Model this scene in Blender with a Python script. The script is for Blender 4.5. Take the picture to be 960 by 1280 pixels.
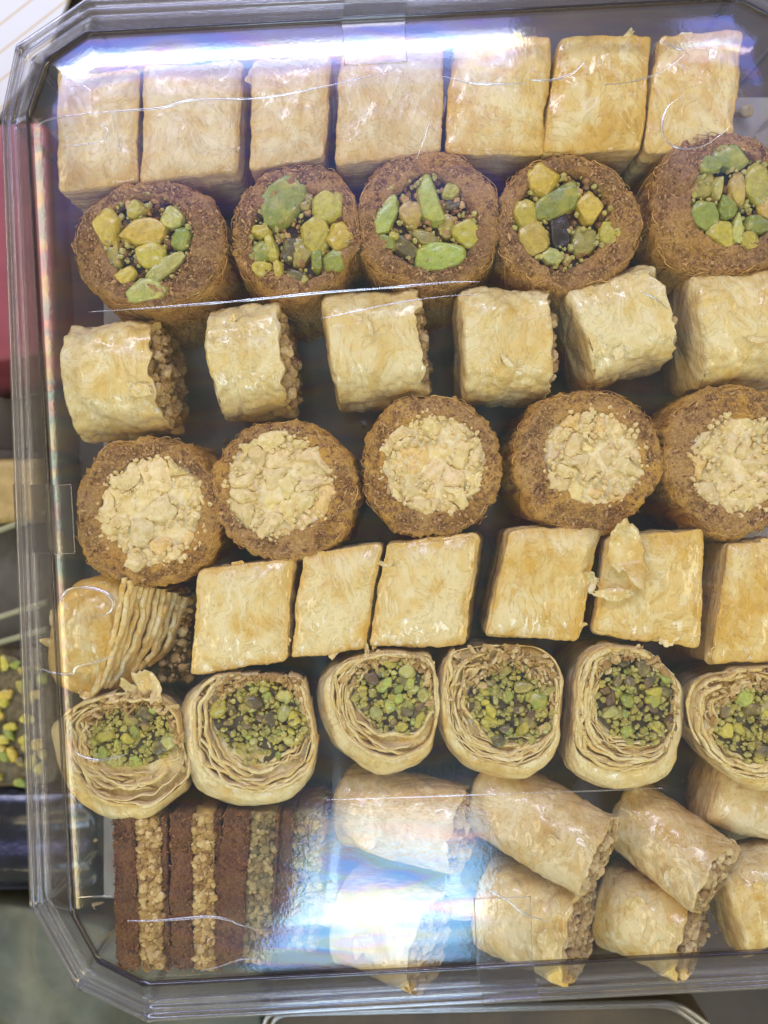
import bpy, math, random
import numpy as np
from mathutils import Vector

for o in list(bpy.data.objects):
    bpy.data.objects.remove(o)
scene = bpy.context.scene
col = scene.collection
R = math.radians

# ------------------------------------------------------------------ camera
HC = 0.27            # camera height above the tray floor (m)
FPX = 967.0          # focal length in photo pixels
cam = bpy.data.cameras.new('camera')
cam.sensor_fit = 'VERTICAL'
cam.sensor_height = 24.0
cam.lens = 24.0 * FPX / 1280.0
cam.clip_start = 0.005
cam.clip_end = 60.0
cam.dof.use_dof = True
cam.dof.focus_distance = HC - 0.041
cam.dof.aperture_fstop = 5.6
camo = bpy.data.objects.new('camera', cam)
camo.location = (0, 0, HC)
col.objects.link(camo)
scene.camera = camo

# ------------------------------------------------------------------ world, exposure
world = bpy.data.worlds.new('World')
scene.world = world
world.use_nodes = True
bgn = world.node_tree.nodes['Background']
bgn.inputs['Color'].default_value = (1.0, 0.93, 0.78, 1)
bgn.inputs['Strength'].default_value = 0.27
vs = scene.view_settings
vs.view_transform = 'Standard'
vs.look = 'None'
vs.exposure = -0.03
vs.gamma = 1.0
scene.cycles.max_bounces = 7
scene.cycles.diffuse_bounces = 3
scene.cycles.glossy_bounces = 4
scene.cycles.transmission_bounces = 6
scene.cycles.transparent_max_bounces = 32
scene.cycles.caustics_reflective = False
scene.cycles.caustics_refractive = False
scene.cycles.use_denoising = True
scene.cycles.use_adaptive_sampling = True
scene.cycles.adaptive_threshold = 0.02
scene.cycles.sample_clamp_indirect = 4.0


def W(u, v, z):
    s = (HC - z) / FPX
    return np.array([(u - 480.0) * s, (640.0 - v) * s, z])


def S(z):
    return (HC - z) / FPX


# ------------------------------------------------------------------ lamps of the shop and added fill panels
def lamp_mat(name, color, strength, stripes=0.0, scale=1.0):
    m = bpy.data.materials.new(name)
    m.use_nodes = True
    nt = m.node_tree
    nt.nodes.clear()
    out = nt.nodes.new('ShaderNodeOutputMaterial')
    em = nt.nodes.new('ShaderNodeEmission')
    em.inputs['Color'].default_value = (*color, 1)
    em.inputs['Strength'].default_value = strength
    nt.links.new(em.outputs[0], out.inputs[0])
    return m


LAMP_Z = 1.65
BLUE = (0.28, 0.31, 1.0)
ICE = (0.30, 0.62, 1.0)
WARM = (1.0, 0.86, 0.55)
COOL = (0.86, 0.88, 1.0)
# label, strips: ((x0, x1, y) at one side, (x0, x1, y) at the other side, colour, strength)
LAMPS = [
    ('long ceiling light with a bright tube behind the tray, left of the gap', [
        ((-1.6, 0.29, 0.72), (-1.6, 0.30, 1.05), (0.48, 0.46, 1.0), 0.9), ((-1.6, 0.30, 1.05), (-1.6, 0.315, 1.32), (0.46, 0.46, 1.0), 2.4),
        ((-1.6, 0.315, 1.32), (-1.65, 0.335, 1.54), (0.40, 0.43, 1.0), 5.0), ((-1.65, 0.335, 1.54), (-1.7, 0.355, 1.74), (0.58, 0.62, 1.0), 9.0),
        ((-1.7, 0.355, 1.74), (-1.8, 0.38, 2.14), COOL, 19.0), ((-1.8, 0.38, 2.14), (-1.8, 0.395, 2.34), (0.55, 0.60, 1.0), 10.0),
        ((-1.8, 0.395, 2.34), (-1.9, 0.43, 2.9), BLUE, 6.0)]),
    ('short ceiling light with a bright tube behind the tray, right of the gap', [
        ((0.68, 1.4, 0.80), (0.70, 1.4, 1.20), (0.45, 0.45, 1.0), 0.8), ((0.70, 1.4, 1.20), (0.77, 1.4, 1.52), BLUE, 3.2),
        ((0.77, 1.4, 1.52), (0.80, 1.4, 1.66), COOL, 10.0), ((0.80, 1.4, 1.66), (0.92, 1.4, 2.4), BLUE, 5.0)]),
    ('slanted ceiling light panel in front of the tray', [
        ((-0.17, 0.24, -0.70), (-0.19, 0.24, -0.80), (0.72, 0.74, 0.9), 4.5), ((-0.19, 0.24, -0.80), (-0.21, 0.245, -0.91), ICE, 9.0),
        ((-0.21, 0.245, -0.91), (-0.26, 0.265, -1.32), (0.78, 0.91, 1.0), 11.5), ((-0.26, 0.265, -1.32), (-0.34, 0.30, -2.00), (0.42, 0.70, 1.0), 9.0),
        ((-0.34, 0.30, -2.00), (-0.43, 0.37, -2.65), (0.5, 0.72, 1.0), 6.0)]),
    ('wide warm fill light panel added high at the right', [((1.9, 3.3, -2.0), (1.9, 3.3, 0.8), WARM, 7.8)]),  # the warm panels are added out of view to light the food
    ('wide warm fill light panel added high at the left', [((-3.2, -1.9, -1.6), (-3.2, -1.9, 1.2), WARM, 7.8)]),
    ('broad warm fill light panel added far in front', [((-1.6, 1.9, -4.2), (-1.6, 1.9, -2.9), WARM, 4.5)]),
]


# ------------------------------------------------------------------ helpers
def h_hash(ix, iy, iz, seed):
    n = (ix * 374761393 + iy * 668265263 + iz * 1274126177 + seed * 974711) & 0xFFFFFFFF
    n = ((n ^ (n >> 13)) * 1103515245) & 0xFFFFFFFF
    n = ((n ^ (n >> 16)) * 1597334677) & 0xFFFFFFFF
    n = n ^ (n >> 15)
    return (n & 0xFFFFFF) / float(0xFFFFFF) * 2 - 1


def vnoise(P, seed=0):
    P = np.asarray(P, float)
    I = np.floor(P).astype(np.int64)
    f = P - I
    f = f * f * (3 - 2 * f)
    ix, iy, iz = I[..., 0], I[..., 1], I[..., 2]
    fx, fy, fz = f[..., 0], f[..., 1], f[..., 2]
    r = 0
    for dx in (0, 1):
        wx = fx if dx else 1 - fx
        for dy in (0, 1):
            wy = fy if dy else 1 - fy
            for dz in (0, 1):
                wz = fz if dz else 1 - fz
                r = r + wx * wy * wz * h_hash(ix + dx, iy + dy, iz + dz, seed)
    return r


def fbm(P, freq, octv=3, seed=0, gain=0.5):
    P = np.asarray(P, float) * freq
    a, r, t = 1.0, 0, 0
    for k in range(octv):
        r = r + a * vnoise(P + 17.3 * k, seed + k)
        t += a
        a *= gain
        P = P * 2.03
    return r / t


def sc3(P, sx, sy, sz):
    return np.asarray(P) * np.array([sx, sy, sz])


def link(o, parent=None):
    col.objects.link(o)
    if parent is not None:
        o.parent = parent
    return o


def tag(o, label, cat, group=None, kind=None):
    o['label'] = label
    if cat:
        o['category'] = cat
    if group:
        o['group'] = group
    if kind:
        o['kind'] = kind
    return o


def thing(name, label, cat, loc, group=None):
    e = bpy.data.objects.new(name, None)
    e.empty_display_size = 0.01
    e.location = [float(c) for c in loc]
    link(e)
    tag(e, label, cat, group)
    return e


def origin(o):
    p = Vector((0, 0, 0))
    while o is not None:
        p += o.location
        o = o.parent
    return np.array(p)


def mesh(name, V, F, mat, parent=None, smooth=True, loc=None, attr=None, kind=None):
    """V in world metres; the object is placed at loc (world) under parent."""
    V = np.asarray(V, float).reshape(-1, 3)
    base = origin(parent) if parent is not None else np.zeros(3)
    if loc is None:
        loc = base
    loc = np.asarray(loc, float)
    me = bpy.data.meshes.new(name)
    me.from_pydata((V - loc).tolist(), [], [list(f) for f in F] if not isinstance(F, np.ndarray) else F.tolist())
    if smooth:
        me.polygons.foreach_set('use_smooth', [True] * len(me.polygons))
    me.materials.append(mat)
    if attr is not None:
        a = me.attributes.new('tone', 'FLOAT', 'POINT')
        a.data.foreach_set('value', np.asarray(attr, float).ravel())
    o = bpy.data.objects.new(name, me)
    o.location = [float(c) for c in (loc - base)]
    if kind:
        o['kind'] = kind
    return link(o, parent)


def grid_faces(nr, nn, closed=True, off=0):
    r = np.arange(nr - 1)[:, None]
    n = np.arange(nn if closed else nn - 1)[None, :]
    n2 = (n + 1) % nn
    a = r * nn + n
    b = (r + 1) * nn + n
    c = (r + 1) * nn + n2
    d = r * nn + n2
    return (np.stack([a, b, c, d], -1).reshape(-1, 4) + off)


def grid_normals(P):
    dR = np.gradient(P, axis=0)
    dN = np.roll(P, -1, 1) - np.roll(P, 1, 1)
    n = np.cross(dR, dN)
    n /= (np.linalg.norm(n, axis=-1, keepdims=True) + 1e-12)
    return n


def grid_obj(name, P, mat, parent, cap0=True, cap1=True, tone=None, closed=True, kind=None, loc=None):
    nr, nn = P.shape[:2]
    F = grid_faces(nr, nn, closed).tolist()
    if cap0:
        F.append(list(range(nn)))
    if cap1:
        F.append(list(range((nr - 1) * nn, nr * nn))[::-1])
    return mesh(name, P.reshape(-1, 3), F, mat, parent, attr=None if tone is None else tone.reshape(-1), kind=kind, loc=loc)


def resample(poly, N, smooth=0):
    """closed polygon (k,2) -> N points, gaussian-smoothed corners (smooth in samples)"""
    poly = np.asarray(poly, float)
    q = np.vstack([poly, poly[:1]])
    seg = np.linalg.norm(np.diff(q, axis=0), axis=1)
    t = np.concatenate([[0], np.cumsum(seg)])
    s = np.linspace(0, t[-1], N, endpoint=False)
    out = np.stack([np.interp(s, t, q[:, 0]), np.interp(s, t, q[:, 1])], 1)
    if smooth > 0:
        k = np.arange(-int(3 * smooth), int(3 * smooth) + 1)
        w = np.exp(-0.5 * (k / smooth) ** 2)
        w /= w.sum()
        out = sum(wi * np.roll(out, -ki, 0) for ki, wi in zip(k, w))
    return out


def ccw(poly):
    poly = np.asarray(poly, float)
    x, y = poly[:, 0], poly[:, 1]
    a = np.sum(x * np.roll(y, -1) - y * np.roll(x, -1))
    return poly if a > 0 else poly[::-1]


def pxpoly(pts, z):
    return ccw([W(u, v, z)[:2] for u, v in pts])


def loft(top, bot, ztop, zbot, dome=0.002, rnd=0.003, nt=26, nq=6, ns=18, bulge=0.0, pw=2.5):
    """a solid with a domed top of outline `top`, rounded edge, sides down to `bot`"""
    c = top.mean(0)
    rad = np.linalg.norm(top - c, axis=1).mean()
    rings, kind = [], []
    k = 1 - rnd / rad
    for s in np.linspace(0.02, 1, nt):
        xy = c + (top - c) * s * k
        z = ztop - dome * s ** pw
        rings.append(np.column_stack([xy, np.full(len(xy), z)]))
        kind.append(0.0)
    for a in np.linspace(0, math.pi / 2, nq + 1)[1:]:
        xy = c + (top - c) * (k + (1 - k) * math.sin(a))
        z = ztop - dome - rnd * (1 - math.cos(a))
        rings.append(np.column_stack([xy, np.full(len(xy), z)]))
        kind.append(a / (math.pi / 2))
    zs = ztop - dome - rnd
    cb = bot.mean(0)
    for t in np.linspace(0, 1, ns + 1)[1:]:
        xy = top * (1 - t) + bot * t
        cc = c * (1 - t) + cb * t
        xy = cc + (xy - cc) * (1 + bulge * math.sin(math.pi * t))
        rings.append(np.column_stack([xy, np.full(len(xy), zs * (1 - t) + zbot * t)]))
        kind.append(1.0)
    return np.stack(rings), np.array(kind)


# ------------------------------------------------------------------ node helpers
class NT:
    def __init__(self, name):
        self.m = bpy.data.materials.new(name)
        self.m.use_nodes = True
        self.t = self.m.node_tree
        self.t.nodes.clear()
        self.out = self.n('ShaderNodeOutputMaterial')

    def n(self, typ, **kw):
        nd = self.t.nodes.new(typ)
        for k, v in kw.items():
            if k.startswith('_'):
                setattr(nd, k[1:], v)
        for k, v in kw.items():
            if not k.startswith('_'):
                key = int(k[1:]) if k[0] == 'i' and k[1:].isdigit() else k.replace('__', ' ')
                if isinstance(v, bpy.types.NodeSocket):
                    self.t.links.new(v, nd.inputs[key])
                else:
                    nd.inputs[key].default_value = v
        return nd

    def l(self, a, b):
        self.t.links.new(a, b)

    def pos(self):
        return self.n('ShaderNodeNewGeometry').outputs['Position']

    def mapping(self, vec, scale=(1, 1, 1), rot=(0, 0, 0), loc=(0, 0, 0)):
        return self.n('ShaderNodeMapping', Vector=vec, Scale=scale, Rotation=rot, Location=loc).outputs[0]

    def noise(self, vec, scale, detail=3, rough=0.5, dist=0.0):
        return self.n('ShaderNodeTexNoise', Vector=vec, Scale=scale, Detail=detail, Roughness=rough, Distortion=dist).outputs[0]

    def math(self, op, a, b=0.0, c=0.0, clamp=False):
        return self.n('ShaderNodeMath', _operation=op, _use_clamp=clamp, i0=a, i1=b, i2=c).outputs[0]

    def ramp(self, fac, stops, interp='LINEAR'):
        r = self.n('ShaderNodeValToRGB', Fac=fac)
        cr = r.color_ramp
        cr.interpolation = interp
        while len(cr.elements) < len(stops):
            cr.elements.new(0.5)
        for e, (p, c) in zip(cr.elements, stops):
            e.position = p
            e.color = (*c, 1) if len(c) == 3 else c
        return r.outputs[0]

    def mix(self, fac, a, b, blend='MIX'):
        nd = self.n('ShaderNodeMix', _data_type='RGBA', _blend_type=blend)
        for key, v in ((0, fac), (6, a), (7, b)):
            if isinstance(v, bpy.types.NodeSocket):
                self.l(v, nd.inputs[key])
            else:
                nd.inputs[key].default_value = v if key == 0 else ((*v, 1) if len(v) == 3 else v)
        return nd.outputs[2]

    def bump(self, h, strength=0.5, dist=0.001, normal=None):
        b = self.n('ShaderNodeBump', Height=h, Strength=strength, Distance=dist)
        if normal is not None:
            self.l(normal, b.inputs['Normal'])
        return b.outputs[0]


def phyllo_material(name, pale, mid, gold, gold_amt=0.5, coat=0.95, rough=0.40, tscale=95, brown=(0.50, 0.28, 0.09)):
    """baked, syruped sheet pastry: overlapping torn sheets, wrinkles, toasted patches"""
    t = NT(name)
    p = t.pos()
    rnd = t.n('ShaderNodeObjectInfo').outputs['Random']
    off = t.n('ShaderNodeCombineXYZ', X=t.math('MULTIPLY', rnd, 7.0), Y=t.math('MULTIPLY', rnd, 3.0), Z=0.0).outputs[0]
    p2 = t.n('ShaderNodeVectorMath', _operation='ADD', i0=p, i1=off).outputs[0]
    # torn sheet terraces
    tn = t.noise(t.mapping(p2, (1, 0.7, 0.6), (0, 0, 0.6)), tscale, 6, 0.62, 0.9)
    lev = t.math('MULTIPLY', tn, 11.0)
    fl = t.math('FLOOR', lev)
    fr = t.math('FRACT', lev)
    step = t.math('ADD', fl, t.math('SMOOTH_MIN', t.math('MULTIPLY', fr, 7.0), 1.0, 0.2))
    shade = t.n('ShaderNodeTexWhiteNoise', _noise_dimensions='1D', W=fl).outputs['Value']
    n1 = t.noise(p2, 60, 4, 0.55, 0.8)
    n2 = t.noise(t.mapping(p2, (1, 0.75, 1), (0, 0, 0.5)), 240, 5, 0.62, 0.6)
    k = t.math('ADD', t.math('MULTIPLY', n1, 0.74), t.math('MULTIPLY', n2, 0.44))
    k = t.math('ADD', k, t.math('MULTIPLY', t.math('SUBTRACT', shade, 0.5), 0.14))
    k = t.math('ADD', k, t.math('MULTIPLY', t.math('SUBTRACT', rnd, 0.5), 0.10))
    c = t.ramp(t.math('SUBTRACT', k, 0.08), [(0.40, pale), (0.53, mid), (0.53 + 0.26 * (1.2 - gold_amt), gold), (0.92, brown)])
    tone = t.n('ShaderNodeAttribute', _attribute_name='tone').outputs['Fac']
    c = t.mix(t.math('MULTIPLY', tone, t.math('MULTIPLY', n2, 1.3)), c, gold)
    # toasted sheet edges on the sides, with crevice shade painted between them
    sep = t.n('ShaderNodeSeparateXYZ', Vector=t.n('ShaderNodeNewGeometry').outputs['True Normal']).outputs[2]
    sidef = t.math('SUBTRACT', 1.0, t.math('MULTIPLY', t.math('ABSOLUTE', sep), 1.5), clamp=True)
    st = t.noise(t.mapping(p2, (0.05, 0.05, 1.0)), 1500, 2, 0.5)
    stc = t.ramp(st, [(0.35, (0.36, 0.20, 0.07)), (0.5, (0.62, 0.43, 0.20)), (0.62, (0.78, 0.62, 0.36))])
    c = t.mix(t.math('MULTIPLY', sidef, 0.75), c, stc)
    # thin brown rim of each torn sheet
    rimf = t.math('LESS_THAN', fr, 0.07)
    c = t.mix(t.math('MULTIPLY', rimf, 0.09), c, brown)
    wr = t.noise(t.mapping(p2, (1, 0.7, 1), (0, 0, 0.4)), 260, 5, 0.6, 0.5)
    fine = t.noise(p, 2400, 3, 0.6)
    h = t.math('ADD', t.math('MULTIPLY', step, 0.13), t.math('ADD', t.math('MULTIPLY', wr, 0.75), t.math('MULTIPLY', fine, 0.14)))
    nrm = t.bump(h, 0.8, 0.0014)
    b = t.n('ShaderNodeBsdfPrincipled', Base__Color=c, Normal=nrm, Roughness=rough)
    cm = t.ramp(t.noise(p2, 190, 3, 0.5), [(0.40, (0, 0, 0)), (0.58, (1, 1, 1))])
    b.inputs['Specular IOR Level'].default_value = 0.35
    t.l(t.math('MULTIPLY', cm, coat), b.inputs['Coat Weight'])
    b.inputs['Coat Roughness'].default_value = 0.06
    t.l(b.outputs[0], t.out.inputs[0])
    return t.m


def toned_mat(name, stops, rough=0.55, coat=0.0, bump=0.5, dist=0.0005, bscale=1500, nscale=700, mixn=0.35):
    """colour picked per crumb by its tone attribute"""
    t = NT(name)
    p = t.pos()
    tone = t.n('ShaderNodeAttribute', _attribute_name='tone').outputs['Fac']
    k = t.math('ADD', t.math('MULTIPLY', tone, 1 - mixn), t.math('MULTIPLY', t.noise(p, nscale, 3, 0.6), mixn))
    c = t.ramp(k, stops)
    b = t.n('ShaderNodeBsdfPrincipled', Base__Color=c, Normal=t.bump(t.noise(p, bscale, 3, 0.6), bump, dist), Roughness=rough)
    b.inputs['Specular IOR Level'].default_value = 0.35
    b.inputs['Coat Weight'].default_value = coat
    b.inputs['Coat Roughness'].default_value = 0.1
    t.l(b.outputs[0], t.out.inputs[0])
    return t.m


def simple_mat(name, c1, c2, scale=400, rough=0.6, coat=0.0, bump=0.4, dist=0.0005, bscale=900, spec=0.4, use_obj=False, detail=4):
    t = NT(name)
    p = t.pos()
    n1 = t.noise(p, scale, detail, 0.6, 0.3)
    c = t.ramp(n1, [(0.35, c1), (0.65, c2)])
    if use_obj:
        oc = t.n('ShaderNodeObjectInfo').outputs['Color']
        c = t.mix(1.0, oc, c, 'MULTIPLY')
    nrm = t.bump(t.noise(p, bscale, 4, 0.6), bump, dist)
    b = t.n('ShaderNodeBsdfPrincipled', Base__Color=c, Normal=nrm, Roughness=rough)
    b.inputs['Specular IOR Level'].default_value = spec
    b.inputs['Coat Weight'].default_value = coat
    b.inputs['Coat Roughness'].default_value = 0.12
    t.l(b.outputs[0], t.out.inputs[0])
    return t.m


def kataifi_material(name, side1, side2, face1, face2):
    t = NT(name)
    p = t.pos()
    tone = t.n('ShaderNodeAttribute', _attribute_name='tone').outputs['Fac']
    g = t.noise(p, 1300, 4, 0.7)
    big = t.noise(p, 110, 3, 0.5)
    k = t.math('ADD', t.math('MULTIPLY', g, 0.7), t.math('MULTIPLY', big, 0.3))
    cs = t.ramp(k, [(0.36, side1), (0.62, side2)])
    cf = t.ramp(k, [(0.38, face1), (0.62, face2)])
    c = t.mix(tone, cs, cf)
    h = t.math('ADD', t.noise(p, 1700, 4, 0.75), t.math('MULTIPLY', t.noise(t.mapping(p, (1, 1, 0.25)), 1200, 3, 0.6), 0.7))
    b = t.n('ShaderNodeBsdfPrincipled', Base__Color=c, Normal=t.bump(h, 0.8, 0.0012), Roughness=0.62)
    b.inputs['Specular IOR Level'].default_value = 0.3
    t.l(b.outputs[0], t.out.inputs[0])
    return t.m


def plastic_material(name, tint=(0.985, 0.985, 0.99), edge=(0.55, 0.54, 0.57), f0=0.045, rough=0.045, haze=0.25, hrough=0.33, rainbow=0.0, white_lift=0.0):
    """thin clear moulded plastic: Fresnel reflection over plain transparency"""
    t = NT(name)
    p = t.pos()
    nrm = t.bump(t.noise(p, 900, 3, 0.6), 0.06, 0.0003)
    lw = t.n('ShaderNodeLayerWeight', Blend=0.5).outputs['Facing']
    f = t.math('ADD', t.math('MULTIPLY', t.math('POWER', lw, 5.0), 0.9), f0, clamp=True)
    tc = t.mix(t.math('POWER', lw, 2.2), tint, edge)
    tr = t.n('ShaderNodeBsdfTransparent', Color=tc)
    gc = (1, 1, 1, 1)
    g1 = t.n('ShaderNodeBsdfGlossy', Roughness=rough, Normal=nrm)
    g2 = t.n('ShaderNodeBsdfGlossy', Roughness=hrough)
    if rainbow > 0:
        # rainbow reflections of the stressed sheet, painted into the gloss colour
        w = t.noise(t.mapping(p, (0.25, 1.0, 1.0), (0, 0, -0.06)), 95, 2, 0.4, 0.3)
        c = t.ramp(t.math('FRACT', t.math('MULTIPLY', w, 4.0)), [
            (0.0, (0.55, 0.85, 1.0)), (0.22, (1.0, 1.0, 1.0)), (0.42, (1.0, 0.95, 0.70)), (0.58, (1.0, 0.72, 0.85)),
            (0.74, (0.66, 0.70, 1.0)), (1.0, (0.55, 0.85, 1.0))])
        c = t.mix(rainbow, (1, 1, 1), c)
        t.l(c, g1.inputs['Color'])
        t.l(c, g2.inputs['Color'])
    gm = t.n('ShaderNodeMixShader', Fac=haze)
    t.l(g1.outputs[0], gm.inputs[1])
    t.l(g2.outputs[0], gm.inputs[2])
    mx = t.n('ShaderNodeMixShader', Fac=f)
    t.l(tr.outputs[0], mx.inputs[1])
    t.l(gm.outputs[0], mx.inputs[2])
    res = mx
    if white_lift > 0:
        # share of white diffuse put into the plastic to brighten it
        df = t.n('ShaderNodeBsdfDiffuse', Color=(0.85, 0.85, 0.88, 1))
        res = t.n('ShaderNodeMixShader', Fac=white_lift)
        t.l(mx.outputs[0], res.inputs[1])
        t.l(df.outputs[0], res.inputs[2])
    t.l(res.outputs[0], t.out.inputs[0])
    return t.m


M = {}
M['phyllo'] = phyllo_material('phyllo_pale', (0.84, 0.72, 0.37), (0.79, 0.62, 0.245), (0.69, 0.45, 0.09), 0.48)
M['phyllo_gold'] = phyllo_material('phyllo_golden', (0.83, 0.70, 0.34), (0.78, 0.59, 0.21), (0.66, 0.40, 0.06), 0.55)
M['phyllo_tan'] = phyllo_material('phyllo_tan', (0.79, 0.66, 0.36), (0.72, 0.55, 0.235), (0.60, 0.38, 0.09), 0.42, coat=0.8)
M['layer'] = phyllo_material('phyllo_layer', (0.83, 0.70, 0.33), (0.77, 0.60, 0.215), (0.63, 0.41, 0.085), 0.45, coat=0.25, rough=0.5)
M['kat_pist'] = kataifi_material('kataifi_dark', (0.34, 0.16, 0.035), (0.68, 0.40, 0.10), (0.27, 0.13, 0.05), (0.54, 0.32, 0.14))
M['kat_cash'] = kataifi_material('kataifi_light', (0.42, 0.20, 0.035), (0.78, 0.46, 0.09), (0.38, 0.20, 0.06), (0.68, 0.42, 0.14))
M['strand'] = toned_mat('kataifi_strand', [(0.12, (0.22, 0.09, 0.02)), (0.5, (0.52, 0.27, 0.06)), (0.85, (0.76, 0.48, 0.15))], 0.4, 0.35)
M['chip'] = toned_mat('kataifi_chip', [(0.15, (0.15, 0.06, 0.02)), (0.5, (0.38, 0.20, 0.075)), (0.9, (0.68, 0.44, 0.18))], 0.6)
M['bar'] = kataifi_material('kataifi_bar', (0.10, 0.040, 0.014), (0.26, 0.12, 0.042), (0.12, 0.050, 0.018), (0.28, 0.135, 0.048))
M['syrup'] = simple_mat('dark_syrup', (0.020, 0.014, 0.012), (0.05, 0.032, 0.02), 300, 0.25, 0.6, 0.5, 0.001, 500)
M['cashew'] = simple_mat('cashew', (0.76, 0.60, 0.26), (0.88, 0.76, 0.42), 500, 0.55, 0.05, 0.6, 0.0006, 1400, use_obj=True)
def pistachio_material():
    t = NT('pistachio')
    p = t.pos()
    oc = t.n('ShaderNodeObjectInfo').outputs['Color']
    v = t.ramp(t.noise(p, 700, 4, 0.65, 0.4), [(0.33, (0.85, 0.85, 0.80)), (0.66, (1.3, 1.3, 1.2))])
    c = t.mix(1.0, oc, v, 'MULTIPLY')
    c = t.mix(t.ramp(t.noise(p, 230, 3, 0.5), [(0.50, (0, 0, 0)), (0.70, (0.45, 0.45, 0.45))]), c, (0.64, 0.52, 0.08))
    c = t.mix(t.ramp(t.noise(t.mapping(p, (1, 1, 1), (0, 0, 0), (0.3, 0.7, 0)), 330, 4, 0.6), [(0.66, (0, 0, 0)), (0.72, (0.5, 0.5, 0.5))]), c, (0.15, 0.07, 0.045))
    b = t.n('ShaderNodeBsdfPrincipled', Base__Color=c, Roughness=0.42, Normal=t.bump(t.noise(p, 1300, 3, 0.6), 0.45, 0.0005))
    b.inputs['Coat Weight'].default_value = 0.4
    b.inputs['Coat Roughness'].default_value = 0.15
    t.l(b.outputs[0], t.out.inputs[0])
    return t.m


M['pistachio'] = pistachio_material()
M['nut'] = toned_mat('chopped_nut', [(0.15, (0.26, 0.15, 0.045)), (0.5, (0.50, 0.34, 0.13)), (0.85, (0.72, 0.56, 0.28))], 0.45, 0.2, 0.6, 0.0008, 1100)
M['nut_pale'] = toned_mat('pale_chopped_nut', [(0.15, (0.34, 0.19, 0.045)), (0.5, (0.56, 0.38, 0.12)), (0.85, (0.72, 0.56, 0.25))], 0.45, 0.15, 0.6, 0.0008, 1100)
M['lid'] = plastic_material('lid_plastic', f0=0.105, edge=(0.7, 0.7, 0.72), haze=0.20, hrough=0.22, rainbow=0.9)
M['tray'] = plastic_material('tray_plastic', tint=(0.97, 0.97, 0.975), edge=(0.8, 0.8, 0.82), f0=0.07, rough=0.06, white_lift=0.02)
M['rim'] = plastic_material('rim_plastic', tint=(0.975, 0.975, 0.98), edge=(0.80, 0.79, 0.82), f0=0.13, rough=0.04, haze=0.25, white_lift=0.028)
M['wall'] = plastic_material('wall_plastic', tint=(0.985, 0.985, 0.99), edge=(0.85, 0.85, 0.87), f0=0.06, rough=0.04, haze=0.2)
M['bead'] = plastic_material('bead_plastic', tint=(0.54, 0.52, 0.56), edge=(0.40, 0.38, 0.42), f0=0.08, rough=0.05, haze=0.2)  # grey tint paints in the dark refraction line along the lid edge
M['tape'] = plastic_material('tape_film', tint=(0.97, 0.97, 0.97), f0=0.05, rough=0.10)
M['tape_edge'] = plastic_material('tape_cut', tint=(0.75, 0.75, 0.76), f0=0.25, rough=0.2)
M['metal_white'] = simple_mat('lamp_housing', (0.7, 0.7, 0.7), (0.75, 0.75, 0.75), 10, 0.5, bump=0)

# ------------------------------------------------------------------ build the lamps
for lab, strips in LAMPS:
    xs = [x for st in strips for e_ in st[:2] for x in e_[:2]]
    ys = [e_[2] for st in strips for e_ in st[:2]]
    x0, x1, y0, y1 = min(xs), max(xs), min(ys), max(ys)
    cen = ((x0 + x1) / 2, (y0 + y1) / 2, LAMP_Z)
    e = thing('ceiling_light', lab, 'ceiling light', cen)
    for (a0, a1, ya), (b0, b1, yb), colr, st in strips:
        V = np.array([(a0, ya, LAMP_Z), (a1, ya, LAMP_Z), (b1, yb, LAMP_Z), (b0, yb, LAMP_Z)])
        f = [0, 1, 2, 3] if ya > yb else [3, 2, 1, 0]
        mesh('diffuser', V, [f], lamp_mat('lamp_diffuser', colr, st), e, smooth=False)
    V, F = (np.array([(x0, y0, 0), (x1, y0, 0), (x1, y1, 0), (x0, y1, 0), (x0, y0, .08), (x1, y0, .08), (x1, y1, .08), (x0, y1, .08)]) + np.array([0, 0, LAMP_Z + 0.006]),
            [[0, 3, 2, 1], [4, 5, 6, 7], [0, 1, 5, 4], [1, 2, 6, 5], [2, 3, 7, 6], [3, 0, 4, 7]])
    mesh('housing', V, F, M['metal_white'], e, smooth=False)

# ------------------------------------------------------------------ setting under and around the tray
def box_verts(x0, x1, y0, y1, z0, z1):
    return (np.array([(x0, y0, z0), (x1, y0, z0), (x1, y1, z0), (x0, y1, z0), (x0, y0, z1), (x1, y0, z1), (x1, y1, z1), (x0, y1, z1)]),
            [[0, 3, 2, 1], [4, 5, 6, 7], [0, 1, 5, 4], [1, 2, 6, 5], [2, 3, 7, 6], [3, 0, 4, 7]])


LOW = -0.075
M['counter'] = simple_mat('counter_dark', (0.035, 0.028, 0.022), (0.075, 0.058, 0.042), 14, 0.5, bump=0.1)
M['stand'] = simple_mat('stand_grey', (0.26, 0.25, 0.215), (0.36, 0.345, 0.30), 40, 0.45, bump=0.15)
V, F = box_verts(-0.7, 0.7, -0.7, 0.7, LOW - 0.03, LOW)
o = mesh('counter', V, F, M['counter'], smooth=False)
o['kind'] = 'structure'
V, F = box_verts(-0.098, 0.16, -0.135, 0.145, LOW + 0.0005, -0.0006)
o = mesh('display_stand', V, F, M['stand'], smooth=False)
tag(o, 'low dark grey stand under the clear pastry tray', 'stand')

# ------------------------------------------------------------------ clear tray and lid
ZE = 0.0468     # lid edge height
ZT = 0.0495     # lid top height
LIDPX = [(38, 146), (62, 78), (110, 46), (918, 3), (972, 30), (998, 92), (1066, 1085), (1040, 1150), (984, 1184), (182, 1226), (126, 1197), (93, 1137)]
FLPX = [(1, 148), (20, 57), (107, -2), (930, -38), (1012, 12), (1040, 86), (1105, 1100), (1072, 1185), (1000, 1234), (184, 1278), (94, 1235), (37, 1131)]
NL = 480
ZF = 0.031


SEGN = None


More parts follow.
